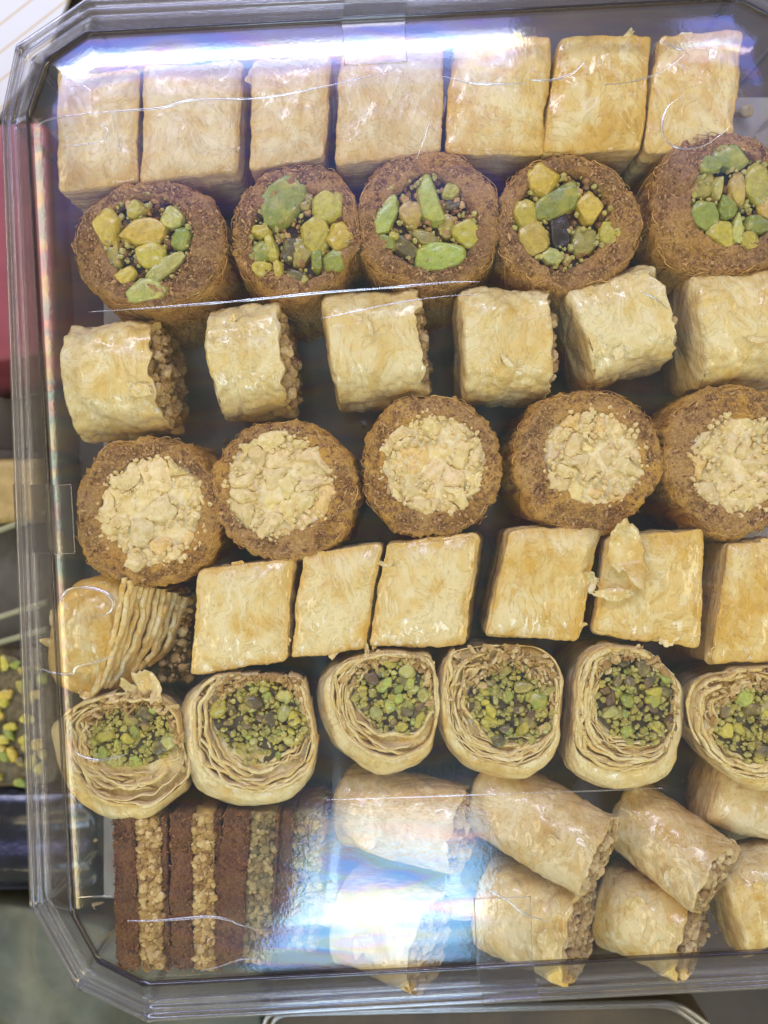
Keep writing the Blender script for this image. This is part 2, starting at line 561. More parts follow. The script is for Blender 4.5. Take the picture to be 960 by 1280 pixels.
def outline_pts(pxs, z):
    """12 corners -> NL points, matched between outlines, evenly spaced on the lid edge"""
    global SEGN
    c = np.array([W(u, v, z)[:2] for u, v in pxs])
    c = c[::-1]
    ln = np.linalg.norm(np.roll(c, -1, 0) - c, axis=1)
    if SEGN is None:
        SEGN = np.maximum(6, np.round(ln / ln.sum() * NL)).astype(int)
        SEGN[np.argmax(SEGN)] += NL - SEGN.sum()
    out = []
    for i in range(len(c)):
        a, b = c[i], c[(i + 1) % len(c)]
        for k in range(SEGN[i] + 1):   # the corner point is doubled so that the moulded corner stays crisp
            out.append(a + (b - a) * k / SEGN[i])
    return np.array(out)


E0 = outline_pts(LIDPX, ZE)
G0 = outline_pts(FLPX, ZF)
x_, y_ = E0[:, 0], E0[:, 1]
if np.sum(x_ * np.roll(y_, -1) - y_ * np.roll(x_, -1)) < 0:
    E0, G0 = E0[::-1], G0[::-1]


def gsmooth(A, s):
    k = np.arange(-int(3 * s), int(3 * s) + 1)
    w = np.exp(-0.5 * (k / s) ** 2)
    w /= w.sum()
    return sum(wi * np.roll(A, -ki, 0) for ki, wi in zip(k, w))


# tiny rounding of the moulded corners
E, G = E0, G0
NL = len(E)
tang = np.roll(E0, -2, 0) - np.roll(E0, 2, 0)
nin = np.stack([-tang[:, 1], tang[:, 0]], 1)
nin /= np.linalg.norm(nin, axis=1, keepdims=True)
nin_s = gsmooth(nin, 7)
nin_s /= np.linalg.norm(nin_s, axis=1, keepdims=True)
WZ = 0.021     # width of the curved border of the lid


def lid_warp(P):
    return 0.00012 * fbm(np.column_stack([P[:, 0], P[:, 1], np.zeros(len(P))]), 11, 1, 5)


def lid_z(d, P):
    x = np.clip(1 - d / WZ, 0, 1)
    return ZT - (ZT - ZE) * x ** 2 + lid_warp(P) * np.clip(d / 0.01, 0, 1)


lid = thing('container_lid', 'clear plastic lid with chamfered corners over the pastries', 'lid', (0, 0, ZF))
# domed top
rings = []
c0 = E.mean(0)
inner = E + nin_s * WZ
inner = gsmooth(inner, 6)
ci = inner.mean(0)
for s in np.linspace(0.02, 0.96, 24):
    xy = ci + (inner - ci) * s
    rings.append(np.column_stack([xy, ZT + lid_warp(xy)]))
for t in np.linspace(1, 0, 16):
    xy = E * (1 - t) + inner * t
    rings.append(np.column_stack([xy, lid_z(np.full(len(xy), t * WZ), xy)]))
P = np.stack(rings)
o = grid_obj('top_panel', P, M['lid'], lid, True, False)
# edge bead, wall and flange of the lid
PROF = [(0.0, 0.0), (0.004, 0.0006), (0.02, 0.0011), (0.045, 0.0012), (0.065, 0.0008), (0.075, -0.0002), (0.09, -0.0010)]
WALL = [(0.12, -0.0022), (0.62, -0.0125), (0.66, -0.0140)]
FLG = [(0.68, -0.0146), (0.735, -0.0150), (0.745, -0.0138), (0.79, -0.0135), (0.80, -0.0150), (0.86, -0.0152), (0.875, -0.0136), (0.93, -0.0136), (0.955, -0.0150), (0.99, -0.0152), (1.0, -0.0160), (1.005, -0.0200)]


def prof_rings(pr, dz=0.0):
    out = []
    for s, z in pr:
        xy = E * (1 - s) + G * s
        out.append(np.column_stack([xy, np.full(len(xy), ZE + z + dz)]))
    return np.stack(out)


def smooth_prof(pr, n=4):
    a = np.array(pr)
    t = np.arange(len(a))
    tt = np.linspace(0, len(a) - 1, (len(a) - 1) * n + 1)
    b = np.column_stack([np.interp(tt, t, a[:, 0]), np.interp(tt, t, a[:, 1])])
    for _ in range(2):
        b[1:-1] = 0.25 * b[:-2] + 0.5 * b[1:-1] + 0.25 * b[2:]
    return b


for nm, pr in (('edge_bead', smooth_prof(PROF)), ('side_wall', smooth_prof([PROF[-1]] + WALL, 3)), ('flange', smooth_prof([WALL[-1]] + FLG, 4))):
    o = grid_obj(nm, prof_rings(pr), {'edge_bead': M['bead'], 'side_wall': M['wall'], 'flange': M['rim']}[nm], lid, False, False)
    sol = o.modifiers.new('thickness', 'SOLIDIFY')
    sol.thickness = 0.0005
    sol.offset = -1

tray = thing('clear_tray', 'clear plastic tray holding rows of pastries', 'tray', (0, 0, 0))
TP = [(1.0, -0.0202), (0.985, -0.0165), (0.74, -0.0165), (0.70, -0.0180), (0.66, -0.025), (0.60, -0.0420), (0.56, -0.0452), (0.50, -0.0462)]
o = grid_obj('tray_wall', prof_rings(smooth_prof(TP, 4)), M['tray'], tray, False, False)
fl = E * 0.5 + G * 0.5
cc = fl.mean(0)
rings = [np.column_stack([cc + (fl - cc) * s, np.full(len(fl), ZE - 0.0462 + 0.0003 * (1 - s))]) for s in np.linspace(0.02, 1, 10)]
o = grid_obj('tray_floor', np.stack(rings), M['tray'], tray, True, False)
# moulded lettering on the tray floor
cu = bpy.data.curves.new('moulded_lettering', 'FONT')
cu.body = 'MADE'
cu.size = 0.0062
cu.extrude = 0.0002
cu.bevel_depth = 0.00008
to = bpy.data.objects.new('moulded_lettering', cu)
link(to)
bpy.context.view_layer.update()
me = bpy.data.meshes.new_from_object(to.evaluated_get(bpy.context.evaluated_depsgraph_get()))
bpy.data.objects.remove(to)
me.materials.clear()
me.materials.append(M['tape_edge'])
to = bpy.data.objects.new('moulded_lettering', me)
link(to, tray)
to.location = [float(x) for x in W(519, 973, 0.0012)]
to.rotation_euler.z = R(4)

# ------------------------------------------------------------------ pastry building blocks
def ico(sub):
    t = (1 + 5 ** 0.5) / 2
    v = [(-1, t, 0), (1, t, 0), (-1, -t, 0), (1, -t, 0), (0, -1, t), (0, 1, t), (0, -1, -t), (0, 1, -t), (t, 0, -1), (t, 0, 1), (-t, 0, -1), (-t, 0, 1)]
    f = [(0, 11, 5), (0, 5, 1), (0, 1, 7), (0, 7, 10), (0, 10, 11), (1, 5, 9), (5, 11, 4), (11, 10, 2), (10, 7, 6), (7, 1, 8), (3, 9, 4), (3, 4, 2), (3, 2, 6), (3, 6, 8), (3, 8, 9), (4, 9, 5), (2, 4, 11), (6, 2, 10), (8, 6, 7), (9, 8, 1)]
    v = [np.array(x, float) / np.linalg.norm(x) for x in v]
    for _ in range(sub):
        cache, nf = {}, []

        def mid(a, b):
            k = (min(a, b), max(a, b))
            if k not in cache:
                q = v[a] + v[b]
                v.append(q / np.linalg.norm(q))
                cache[k] = len(v) - 1
            return cache[k]
        for a, b, c in f:
            x, y, z = mid(a, b), mid(b, c), mid(c, a)
            nf += [(a, x, z), (b, y, x), (c, z, y), (x, y, z)]
        f = nf
    return np.array(v), np.array(f)


ICO1, ICO2, ICO3 = ico(1), ico(2), ico(3)


def rotm(rng):
    q = rng.normal(size=4)
    q /= np.linalg.norm(q)
    w, x, y, z = q
    return np.array([[1 - 2 * (y * y + z * z), 2 * (x * y - z * w), 2 * (x * z + y * w)], [2 * (x * y + z * w), 1 - 2 * (x * x + z * z), 2 * (y * z - x * w)], [2 * (x * z - y * w), 2 * (y * z + x * w), 1 - 2 * (x * x + y * y)]])


def lumps(pts, sizes, rng, base=ICO1, jag=0.35, stretch=(1, 1, 1)):
    """many irregular crumbs joined into one V, F"""
    bv, bf = base
    Vs, Fs = [], []
    stretch = np.asarray(stretch, float)
    for i, (p, s) in enumerate(zip(pts, sizes)):
        v = bv * (1 + jag * vnoise(bv * 1.7 + rng.uniform(0, 99, 3), i))[:, None]
        v = v * rng.uniform(0.65, 1.2, 3) * stretch
        v = v @ rotm(rng).T * s + p
        Fs.append(bf + len(bv) * i)
        Vs.append(v)
    lumps.tone = np.repeat(rng.random(len(Vs)), len(bv))
    return np.vstack(Vs), np.vstack(Fs)


def kernel(name, c, rx, ry, rz, ang, color, mat, parent, seed, flat=0.45, jag=0.16, sub=ICO3):
    """an irregular nut piece, sliced flattish on top"""
    bv, bf = sub
    v = bv * (1 + jag * 1.5 * fbm(bv, 1.5, 2, seed) + 0.09 * fbm(bv, 5.0, 2, seed + 9, 0.6))[:, None]
    prng = np.random.default_rng(seed + 77)
    for _ in range(3):
        nv = prng.normal(size=3)
        nv[2] = abs(nv[2]) * 0.6
        nv /= np.linalg.norm(nv)
        dpl = prng.uniform(0.62, 0.9)
        ex = np.maximum(v @ nv - dpl, 0)
        v = v - ex[:, None] * nv * 0.9
    top = flat + 0.10 * vnoise(bv * 2.5, seed + 3)
    v[:, 2] = np.where(v[:, 2] > top, top + (v[:, 2] - top) * 0.18, v[:, 2])
    v = v * np.array([rx, ry, rz])
    ca, sa = math.cos(ang), math.sin(ang)
    tx = 0.22 * vnoise(np.array([[seed * 1.7, 0.3, 0.7]]), 3)[0]
    v[:, 2] += tx * v[:, 0]
    v = np.column_stack([v[:, 0] * ca - v[:, 1] * sa, v[:, 0] * sa + v[:, 1] * ca, v[:, 2]])
    o = mesh(name, v + c, bf, mat, parent, loc=c)
    o.color = (*color, 1)
    return o


def flake(c, size, rng, mat, parent, tilt=0.5, name='flake'):
    """thin curled pastry flake with thickness"""
    nr, nn = 6, 34
    a = np.linspace(0, 2 * np.pi, nn, endpoint=False)
    sd_ = rng.uniform(0, 50)
    out = 1 + 0.7 * fbm(np.column_stack([np.cos(a) * 1.5, np.sin(a) * 1.5, np.full(nn, sd_)]), 1.0, 3, 4, 0.7)
    el = rng.uniform(0.3, 0.7)
    curl = rng.uniform(0.2, 0.9)
    rings = []
    for s in np.linspace(0.05, 1, nr):
        x, y = np.cos(a) * out * s, np.sin(a) * out * s * el
        z = curl * x * x * 0.6 + 0.12 * vnoise(np.column_stack([x * 3, y * 3, a * 0 + 3.3]), 8)
        rings.append(np.column_stack([x, y, z]) * size)
    top = np.stack(rings)
    bot = top[::-1].copy()
    bot[..., 2] -= 0.00012
    P = np.concatenate([top, bot])
    az = rng.uniform(0, 2 * np.pi)
    tx, ty = rng.normal(0, tilt, 2)
    Rm = np.array([[math.cos(az), -math.sin(az), 0], [math.sin(az), math.cos(az), 0], [0, 0, 1]])
    Rx = np.array([[1, 0, 0], [0, math.cos(tx), -math.sin(tx)], [0, math.sin(tx), math.cos(tx)]])
    Ry = np.array([[math.cos(ty), 0, math.sin(ty)], [0, 1, 0], [-math.sin(ty), 0, math.cos(ty)]])
    P = P @ (Rm @ Rx @ Ry).T + c
    return grid_obj(name, P, mat, parent, True, True, loc=np.asarray(c))


def phyllo_disp(P, kind, seed, amp=1.0, layer=1.0):
    n = grid_normals(P)
    k = kind[:, None]
    d = (0.0009 * fbm(P, 70, 3, seed) + 0.00035 * fbm(sc3(P, 1, 0.5, 1), 260, 3, seed + 4)) * (1 - 0.55 * k)
    rid = 1 - np.abs(fbm(sc3(P, 1, 0.35, 1), 210, 3, seed + 8))
    d = d + 0.0006 * (rid ** 4 - 0.4) * (1 - 0.6 * k)
    strat = vnoise(np.stack([P[..., 0] * 25, P[..., 1] * 25, P[..., 2] * 1150 + 2.2 * fbm(P, 60, 2, seed + 2)], -1), seed + 6)
    d = d + layer * 0.0006 * strat * k
    fade = np.ones(len(P))
    return P + n * (d * amp)[..., None]


def block(label, quad, ztop=0.041, zbot=0.003, shift=(0, 0), inset=0.94, mat='phyllo_gold', seed=0, dome=0.0020, rnd=0.0012, group=None, smooth=1.6, flakes=2, wob=0.0007, layer=1.0, amp=1.0, name='phyllo_block', pw=3.0):
    rng = np.random.default_rng(seed + 1000)
    top = resample(pxpoly(quad, ztop - dome), 150, smooth)
    q3 = np.column_stack([top, np.zeros(len(top))])
    c = top.mean(0)
    dirs = (top - c) / np.linalg.norm(top - c, axis=1, keepdims=True)
    top = top + dirs * (wob * fbm(q3, 110, 3, seed))[:, None] + dirs * (0.00022 * vnoise(q3 * 900, seed))[:, None]
    zb = zbot
    sh = np.array([shift[0] * S(0.03), -shift[1] * S(0.03)])
    bot = c + (top - c) * inset + sh
    P, kind = loft(top, bot, ztop, zb, dome, rnd, 34, 5, 22, 0.01, pw)
    P = phyllo_disp(P, kind, seed, amp, layer)
    t = thing(name, label, 'pastry', (c[0] + sh[0], c[1] + sh[1], zbot), group)
    edge = np.zeros(len(kind))
    edge[kind == 0] = np.linspace(0, 1, int((kind == 0).sum())) ** 9
    edge[(kind > 0) & (kind < 1)] = 1.0
    edge[kind >= 1] = 0.35
    grid_obj('pastry_body', P, M[mat], t, tone=np.broadcast_to(edge[:, None], P.shape[:2]).copy())
    for i in range(flakes):
        k = rng.integers(0, 150)
        pp = top[k] * 0.94 + c * 0.06
        flake(np.array([pp[0], pp[1], ztop - dome - 0.0006]), rng.uniform(0.0018, 0.0036), rng, M[mat], t, 0.3)
    return t, top, c


def roll(label, p0, p1, ztop, ry, rz, seed, mat='phyllo', group=None, sq=2.6, nut='nut', name='phyllo_roll', tilt=0.0, flakes=2, end_out=1.0, amp=1.0, inner=0.86, nl=70, rag_amp=0.0014):
    """short pastry roll lying down, axis p0->p1 (photo pixels at mid height), nuts showing at p1"""
    rng = np.random.default_rng(seed + 2000)
    zc = ztop - rz
    a = W(*p0, zc)
    b = W(*p1, zc)
    a[2] -= tilt
    b[2] += tilt
    ax = b - a
    L = np.linalg.norm(ax)
    ax /= L
    side = np.cross([0, 0, 1], ax)
    side /= np.linalg.norm(side)
    up = np.cross(ax, side)
    na = 96
    th = np.linspace(0, 2 * np.pi, na, endpoint=False)
    ct, st = np.cos(th), np.sin(th)
    e = 2.0 / sq
    sx = np.sign(ct) * np.abs(ct) ** e
    sy = np.sign(st) * np.abs(st) ** e
    secs = []
    ryw = ry * S(zc)
    for u, k in [(0.0, 0.02), (0.0, 0.35), (0.002, 0.6), (0.01, 0.82), (0.03, 0.93)]:
        secs.append((u, k))
    for u in np.linspace(0.06, 1.0, nl):
        secs.append((u, 0.985 + 0.015 * math.sin(u * 9 + seed)))
    secs += [(1.004, 0.95), (0.997, inner), (0.97, inner * 0.93), (0.955, 0.5), (0.955, 0.02)]
    rings, kind = [], []
    for u, k in secs:
        cpt = a + ax * L * u
        rings.append(cpt + np.outer(sx * k * ryw, side) + np.outer(sy * k * rz, up))
        kind.append(1.0 if (u > 0.99 or u < 0.02) else 0.0)
    P = np.stack(rings)
    # ragged cut end: push the last rings along the axis
    endw = np.clip((np.array([u for u, _ in secs]) - 0.86) / 0.14, 0, 1)[:, None]
    rag = rag_amp * fbm(np.stack([ct * 3, st * 3, th * 0 + seed], -1), 1.5, 3, seed)[None, :]
    P = P + ax * (endw * rag)[..., None]
    n = grid_normals(P)
    kk = np.array(kind)[:, None]
    d = 0.0012 * fbm(P, 65, 3, seed) + 0.0005 * fbm(P, 250, 3, seed + 4)
    rid = 1 - np.abs(fbm(sc3(P, 1, 1, 1), 170, 3, seed + 8))
    d = d + 0.0007 * (rid ** 5 - 0.3)
    # overlapping sheet edges running along the roll
    spiral = (th[None, :] / (2 * np.pi) * 2.0 + 0.25 * fbm(P, 60, 2, seed + 3)) % 1.0
    d = d + 0.0007 * (spiral - 0.5)
    P = P - n * (d * amp)[..., None] * -1.0
    base = (a + b) / 2
    base[2] = max(zc - rz, 0.001)
    t = thing(name, label, 'pastry', base, group)
    grid_obj('pastry_sheet', P, M[mat], t)
    # nut filling at the open end
    npt = 420
    rr = np.sqrt(rng.uniform(0, 1, npt)) * inner * 0.97
    aa = rng.uniform(0, 2 * np.pi, npt)
    uu = rng.uniform(-0.0014, 0.0016 * end_out, npt) + 0.0022 * end_out * (1 - rr ** 2)
    ca, sa = np.cos(aa), np.sin(aa)
    pts = b + np.outer(uu - 0.0012, ax) + np.outer(np.sign(ca) * np.abs(ca) ** e * rr * ryw, side) + np.outer(np.sign(sa) * np.abs(sa) ** e * rr * rz, up)
    v, f = lumps(pts, 0.0005 + 0.0018 * rng.random(npt) ** 2.2, rng)
    o = mesh('nut_filling', v, f, M[nut], t, smooth=False, attr=lumps.tone)
    o['kind'] = 'stuff'
    for i in range(flakes):
        u = rng.uniform(0.1, 0.95)
        s = rng.uniform(-0.7, 0.7)
        cc = a + ax * L * u + side * s * ryw + up * rz * (1 - abs(s) ** 2.6) ** (1 / 2.6)
        flake(cc - up * 0.0002, rng.uniform(0.002, 0.0042), rng, M[mat], t, 0.15)
    return t


# ---- row 1: seven pale blocks at the top of the tray
G1 = 'pale phyllo blocks in the top row'
ROW1 = [
    ('pale phyllo block at the left end of the top row', [(72, 92), (174, 84), (172, 226), (73, 240)], (6, 4)),
    ('wide pale phyllo block second from left in the top row', [(181, 80), (304, 74), (297, 214), (176, 229)], (4, 5)),
    ('narrow pale phyllo block third from left in the top row', [(316, 72), (414, 66), (405, 196), (311, 212)], (3, 6)),
    ('pale phyllo block under the strip of tape at the top', [(425, 62), (556, 52), (549, 190), (419, 206)], (2, 6)),
    ('creased pale phyllo block fifth from left in the top row', [(569, 50), (689, 43), (680, 190), (556, 190)], (-2, 6)),
    ('golden phyllo block second from right in the top row', [(699, 43), (816, 42), (802, 186), (676, 193)], (-4, 6)),
    ('pale phyllo block at the right end of the top row', [(823, 42), (930, 36), (916, 184), (806, 190)], (-6, 6)),
]
for i, (lab, q, sh) in enumerate(ROW1):
    block(lab, q, ztop=0.0405, shift=sh, inset=0.97, mat='phyllo_tan' if i in (0, 1, 2, 3) else 'phyllo_gold', seed=10 + i, group=G1, flakes=1, dome=0.0018)

# ---- kataifi rolls
def kataifi(label, c, r, seed, fillc, fillr, depth, mat, group, lean=(0, 0), ztop=0.0405, name='shredded_pastry_roll', ell=(1, 1)):
    rng = np.random.default_rng(seed + 3000)
    N = 280
    a = np.linspace(0, 2 * np.pi, N, endpoint=False)
    ca, sa = np.cos(a), np.sin(a)
    cw = W(*c, ztop)[:2]
    rad = r * S(ztop)
    wob = 1 + 0.115 * fbm(np.column_stack([ca * 1.5, sa * 1.5, a * 0 + seed * 1.37]), 1.0, 2, seed) + 0.022 * vnoise(np.column_stack([ca * 9, sa * 9, a * 0 + seed]), seed)
    top = cw + np.column_stack([ca * rad * ell[0] * wob, sa * rad * ell[1] * wob])
    sh = np.array([lean[0], -lean[1]]) * S(0.03)
    bot = cw + (top - cw) * 0.97 + sh
    P, kind = loft(top, bot, ztop, 0.002, 0.0012, 0.0022, 64, 5, 30, 0.012, 4)
    # pit for the filling
    fw = W(*fillc, ztop)[:2]
    fr = fillr * S(ztop)
    dist = np.linalg.norm(P[..., :2] - fw, axis=-1)
    ang = np.arctan2(P[..., 1] - fw[1], P[..., 0] - fw[0])
    frw = fr * (1 + 0.10 * vnoise(np.stack([np.cos(ang) * 1.6, np.sin(ang) * 1.6, ang * 0 + seed], -1), seed + 1))
    istop = (kind[:, None] < 0.01)
    pit = np.clip((frw - dist) / 0.0022, 0, 1) * istop
    P[..., 2] -= depth * pit * pit * (3 - 2 * pit)
    n = grid_normals(P)
    d = 0.0010 * fbm(P, 170, 2, seed) + 0.0009 * fbm(P, 620, 2, seed + 1, 0.8)
    fib = fbm(np.stack([P[..., 0] * 900, P[..., 1] * 900, P[..., 2] * 110], -1), 1.0, 2, seed + 2)
    k = kind[:, None]
    d = d + 0.0007 * fib * k
    P = P + n * d[..., None]
    tone = np.broadcast_to(1 - k, P.shape[:2]) * np.clip(0.62 + 1.5 * fbm(P, 75, 3, seed + 5), 0, 1)
    t = thing(name, label, 'pastry', (cw[0] + sh[0], cw[1] + sh[1], 0.002), group)
    shell = grid_obj('pastry_shell', P, M[mat], t, tone=tone)
    # shredded strands round the side and over the rim
    Vs, Fs, Ts, off = [], [], [], 0
    ns = 900
    for i in range(ns):
        th = rng.uniform(0, 2 * np.pi)
        m = 6
        tt = np.linspace(0, 1, m)
        rimmy = i < 200
        z0 = ztop - rng.uniform(0.0012, 0.0050) if rimmy else rng.uniform(0.006, ztop - 0.003)
        ln = rng.uniform(0.002, 0.006) if rimmy else rng.uniform(0.006, 0.018)
        slope = rng.uniform(-1.5, 1.5) if rimmy else rng.normal(0.15, 0.35)
        zz = np.clip(z0 - tt * ln * math.cos(slope) * (rng.choice([-1, 1]) if rimmy else 1), 0.003, ztop - 0.0008)
        tz = np.clip((ztop - 0.0034 - zz) / (ztop - 0.0054), 0, 1)
        dth = tt * ln * math.sin(slope) / rad + 0.03 * np.sin(tt * rng.uniform(2, 5) + rng.uniform(0, 6))
        j0 = np.floor((th + dth) / (2 * np.pi) * N).astype(int) % N
        xy = top[j0] * (1 - tz)[:, None] + bot[j0] * tz[:, None]
        cdir = xy - (cw + sh * tz[:, None])
        cdir /= np.linalg.norm(cdir, axis=1, keepdims=True)
        lift = rng.uniform(-0.0003, 0.00035) + (0.0012 * rng.random() ** 5) * np.sin(tt * math.pi)
        # the rim is rounded: strands near the top sit further in
        inn = np.clip((zz - (ztop - 0.0034)) / 0.0030, 0, 1)
        lift = lift - 0.0016 * inn ** 2
        if rng.random() < 0.03:
            lift = lift + rng.uniform(0.0006, 0.0016) * tt ** 2
        xyz = np.column_stack([xy + cdir * np.asarray(lift).reshape(-1, 1), zz])
        wr = rng.uniform(0.00008, 0.00018)
        tan = np.gradient(xyz, axis=0)
        tan /= np.linalg.norm(tan, axis=1, keepdims=True) + 1e-9
        nn_ = np.column_stack([cdir, np.zeros(m)])
        bb = np.cross(tan, nn_)
        ring = np.stack([xyz + nn_ * wr, xyz + bb * wr - nn_ * wr * 0.5, xyz - bb * wr - nn_ * wr * 0.5], 1)
        Vs.append(ring.reshape(-1, 3))
        Ts.append(np.full(m * 3, rng.random()))
        Fs.append(grid_faces(m, 3, True, off))
        off += m * 3
    o = mesh('pastry_strands', np.vstack(Vs), np.vstack(Fs), M['strand'], shell, attr=np.concatenate(Ts))
    o['kind'] = 'stuff'
    # cut ends and crumbs on the face
    pts, sz = [], []
    while len(pts) < 1300:
        q = rng.uniform(-1, 1, 2)
        e_ = math.sqrt(q @ q)
        if e_ > 0.99:
            continue
        jj = int(math.atan2(q[1], q[0]) / (2 * np.pi) * N) % N
        pw = cw + (top[jj] - cw) * e_
        if np.linalg.norm(pw - fw) < fr * 1.0:
            continue
        pts.append([pw[0], pw[1], ztop - 0.0012 * e_ ** 4 - 0.0001 - (0.0022 * max(0, (e_ - 0.88) / 0.12) ** 2)])
        sz.append(rng.uniform(0.00018, 0.00044) * (1.9 if rng.random() < 0.07 else 1))
    v, f = lumps(np.array(pts), sz, rng, OCT, 0.3, (2.0, 0.9, 0.8))
    o = mesh('pastry_crumbs', v, f, M['chip'], shell, smooth=False, attr=lumps.tone)
    o['kind'] = 'stuff'
    return t, fw, fr, rng


OCT = (np.array([(1, 0, 0), (-1, 0, 0), (0, 1, 0), (0, -1, 0), (0, 0, 1), (0, 0, -1)], float),
       np.array([(0, 2, 4), (2, 1, 4), (1, 3, 4), (3, 0, 4), (2, 0, 5), (1, 2, 5), (3, 1, 5), (0, 3, 5)]))

YEL = (0.48, 0.34, 0.045)
YG = (0.42, 0.36, 0.04)
GRN = (0.21, 0.25, 0.035)
BGR = (0.32, 0.37, 0.06)
OLV = (0.28, 0.23, 0.045)
DRK = (0.10, 0.08, 0.025)
BLK = (0.02, 0.022, 0.018)
TAN = (0.46, 0.32, 0.085)
PGR = (0.40, 0.39, 0.11)
ZK = 0.0405
KAT = [
    ('dark shredded pastry roll of pistachios at the left end of its row', (186, 302), 88, (180, 298), 56, (4, 20), (80, 220, 4.364), (1.09, 0.93), [
        (240, 280, 68, 75, 0, YEL), (455, 310, 118, 62, 5, YEL), (402, 185, 45, 45, 0, YG), (600, 230, 58, 50, 30, PGR), (650, 345, 45, 58, -20, GRN),
        (255, 425, 60, 78, 0, OLV), (468, 435, 78, 58, -10, YG), (545, 505, 118, 36, 35, PGR), (340, 550, 52, 38, 20, YEL), (440, 635, 110, 58, 5, PGR)]),
    ('dark pistachio shredded pastry roll with one big green kernel at its top', (368, 288), 83, (374, 290), 59, (2, 22), (270, 200, 5.053), (1.0, 1.0), [
        (425, 275, 100, 142, -25, GRN), (705, 300, 85, 88, 0, YG), (625, 465, 72, 115, 10, YG), (780, 490, 65, 76, 0, YEL), (285, 455, 52, 38, -10, YG),
        (275, 585, 60, 56, 0, GRN), (350, 560, 38, 85, 15, YG), (295, 688, 54, 42, 0, YG), (395, 690, 30, 48, 0, YG), (540, 590, 60, 78, 0, OLV), (470, 570, 55, 70, 0, DRK),
        (640, 645, 33, 64, 0, GRN), (740, 645, 60, 56, -30, GRN), (505, 740, 78, 36, -30, DRK), (575, 270, 40, 48, 0, OLV)]),
    ('dark pistachio shredded pastry roll in the middle of its row', (538, 271), 88, (537, 275), 60, (4, 20), (440, 180, 5.053), (1.02, 0.98), [
        (500, 390, 66, 142, 12, BGR), (215, 465, 58, 112, -22, BGR), (365, 455, 62, 76, 0, TAN), (545, 715, 142, 74, 8, BGR), (740, 560, 80, 72, 0, YG),
        (620, 315, 46, 44, 0, YG), (640, 385, 52, 36, -20, DRK), (600, 530, 46, 62, 0, OLV), (460, 595, 86, 36, -22, OLV), (225, 625, 48, 36, -30, GRN), (340, 660, 80, 48, -30, DRK), (265, 590, 26, 26, 0, YG)]),
    ('dark pistachio shredded pastry roll with a black glossy kernel', (713, 274), 87, (706, 274), 61, (2, 18), (610, 180, 4.8), (1.02, 0.98), [
        (325, 225, 80, 88, 20, YEL), (430, 355, 148, 72, 28, GRN), (220, 445, 60, 88, 10, YG), (275, 570, 76, 82, 30, YEL), (605, 390, 65, 74, 0, YEL),
        (725, 530, 52, 66, -10, YG), (570, 580, 66, 76, 0, OLV), (430, 530, 58, 92, -8, BLK), (380, 680, 55, 42, 0, PGR)]),
    ('dark pistachio shredded pastry roll cut by the right picture edge, upper row', (908, 250), 92, (920, 246), 58, (-18, 16), (790, 150, 5.647), (1.02, 1.0), [
        (680, 280, 102, 80, 0, GRN), (540, 320, 66, 56, 30, GRN), (490, 470, 72, 82, 0, OLV), (500, 670, 82, 92, 10, GRN), (735, 490, 50, 102, 0, TAN),
        (875, 460, 80, 128, -10, YG), (640, 820, 92, 88, 0, YG), (655, 620, 60, 66, 0, GRN), (740, 770, 38, 92, 0, PGR), (830, 855, 62, 60, 0, YG), (965, 620, 62, 72, 0, YEL), (890, 745, 92, 56, -15, GRN), (600, 480, 28, 82, -10, PGR)]),
]
GK = 'dark pistachio filled shredded pastry rolls'
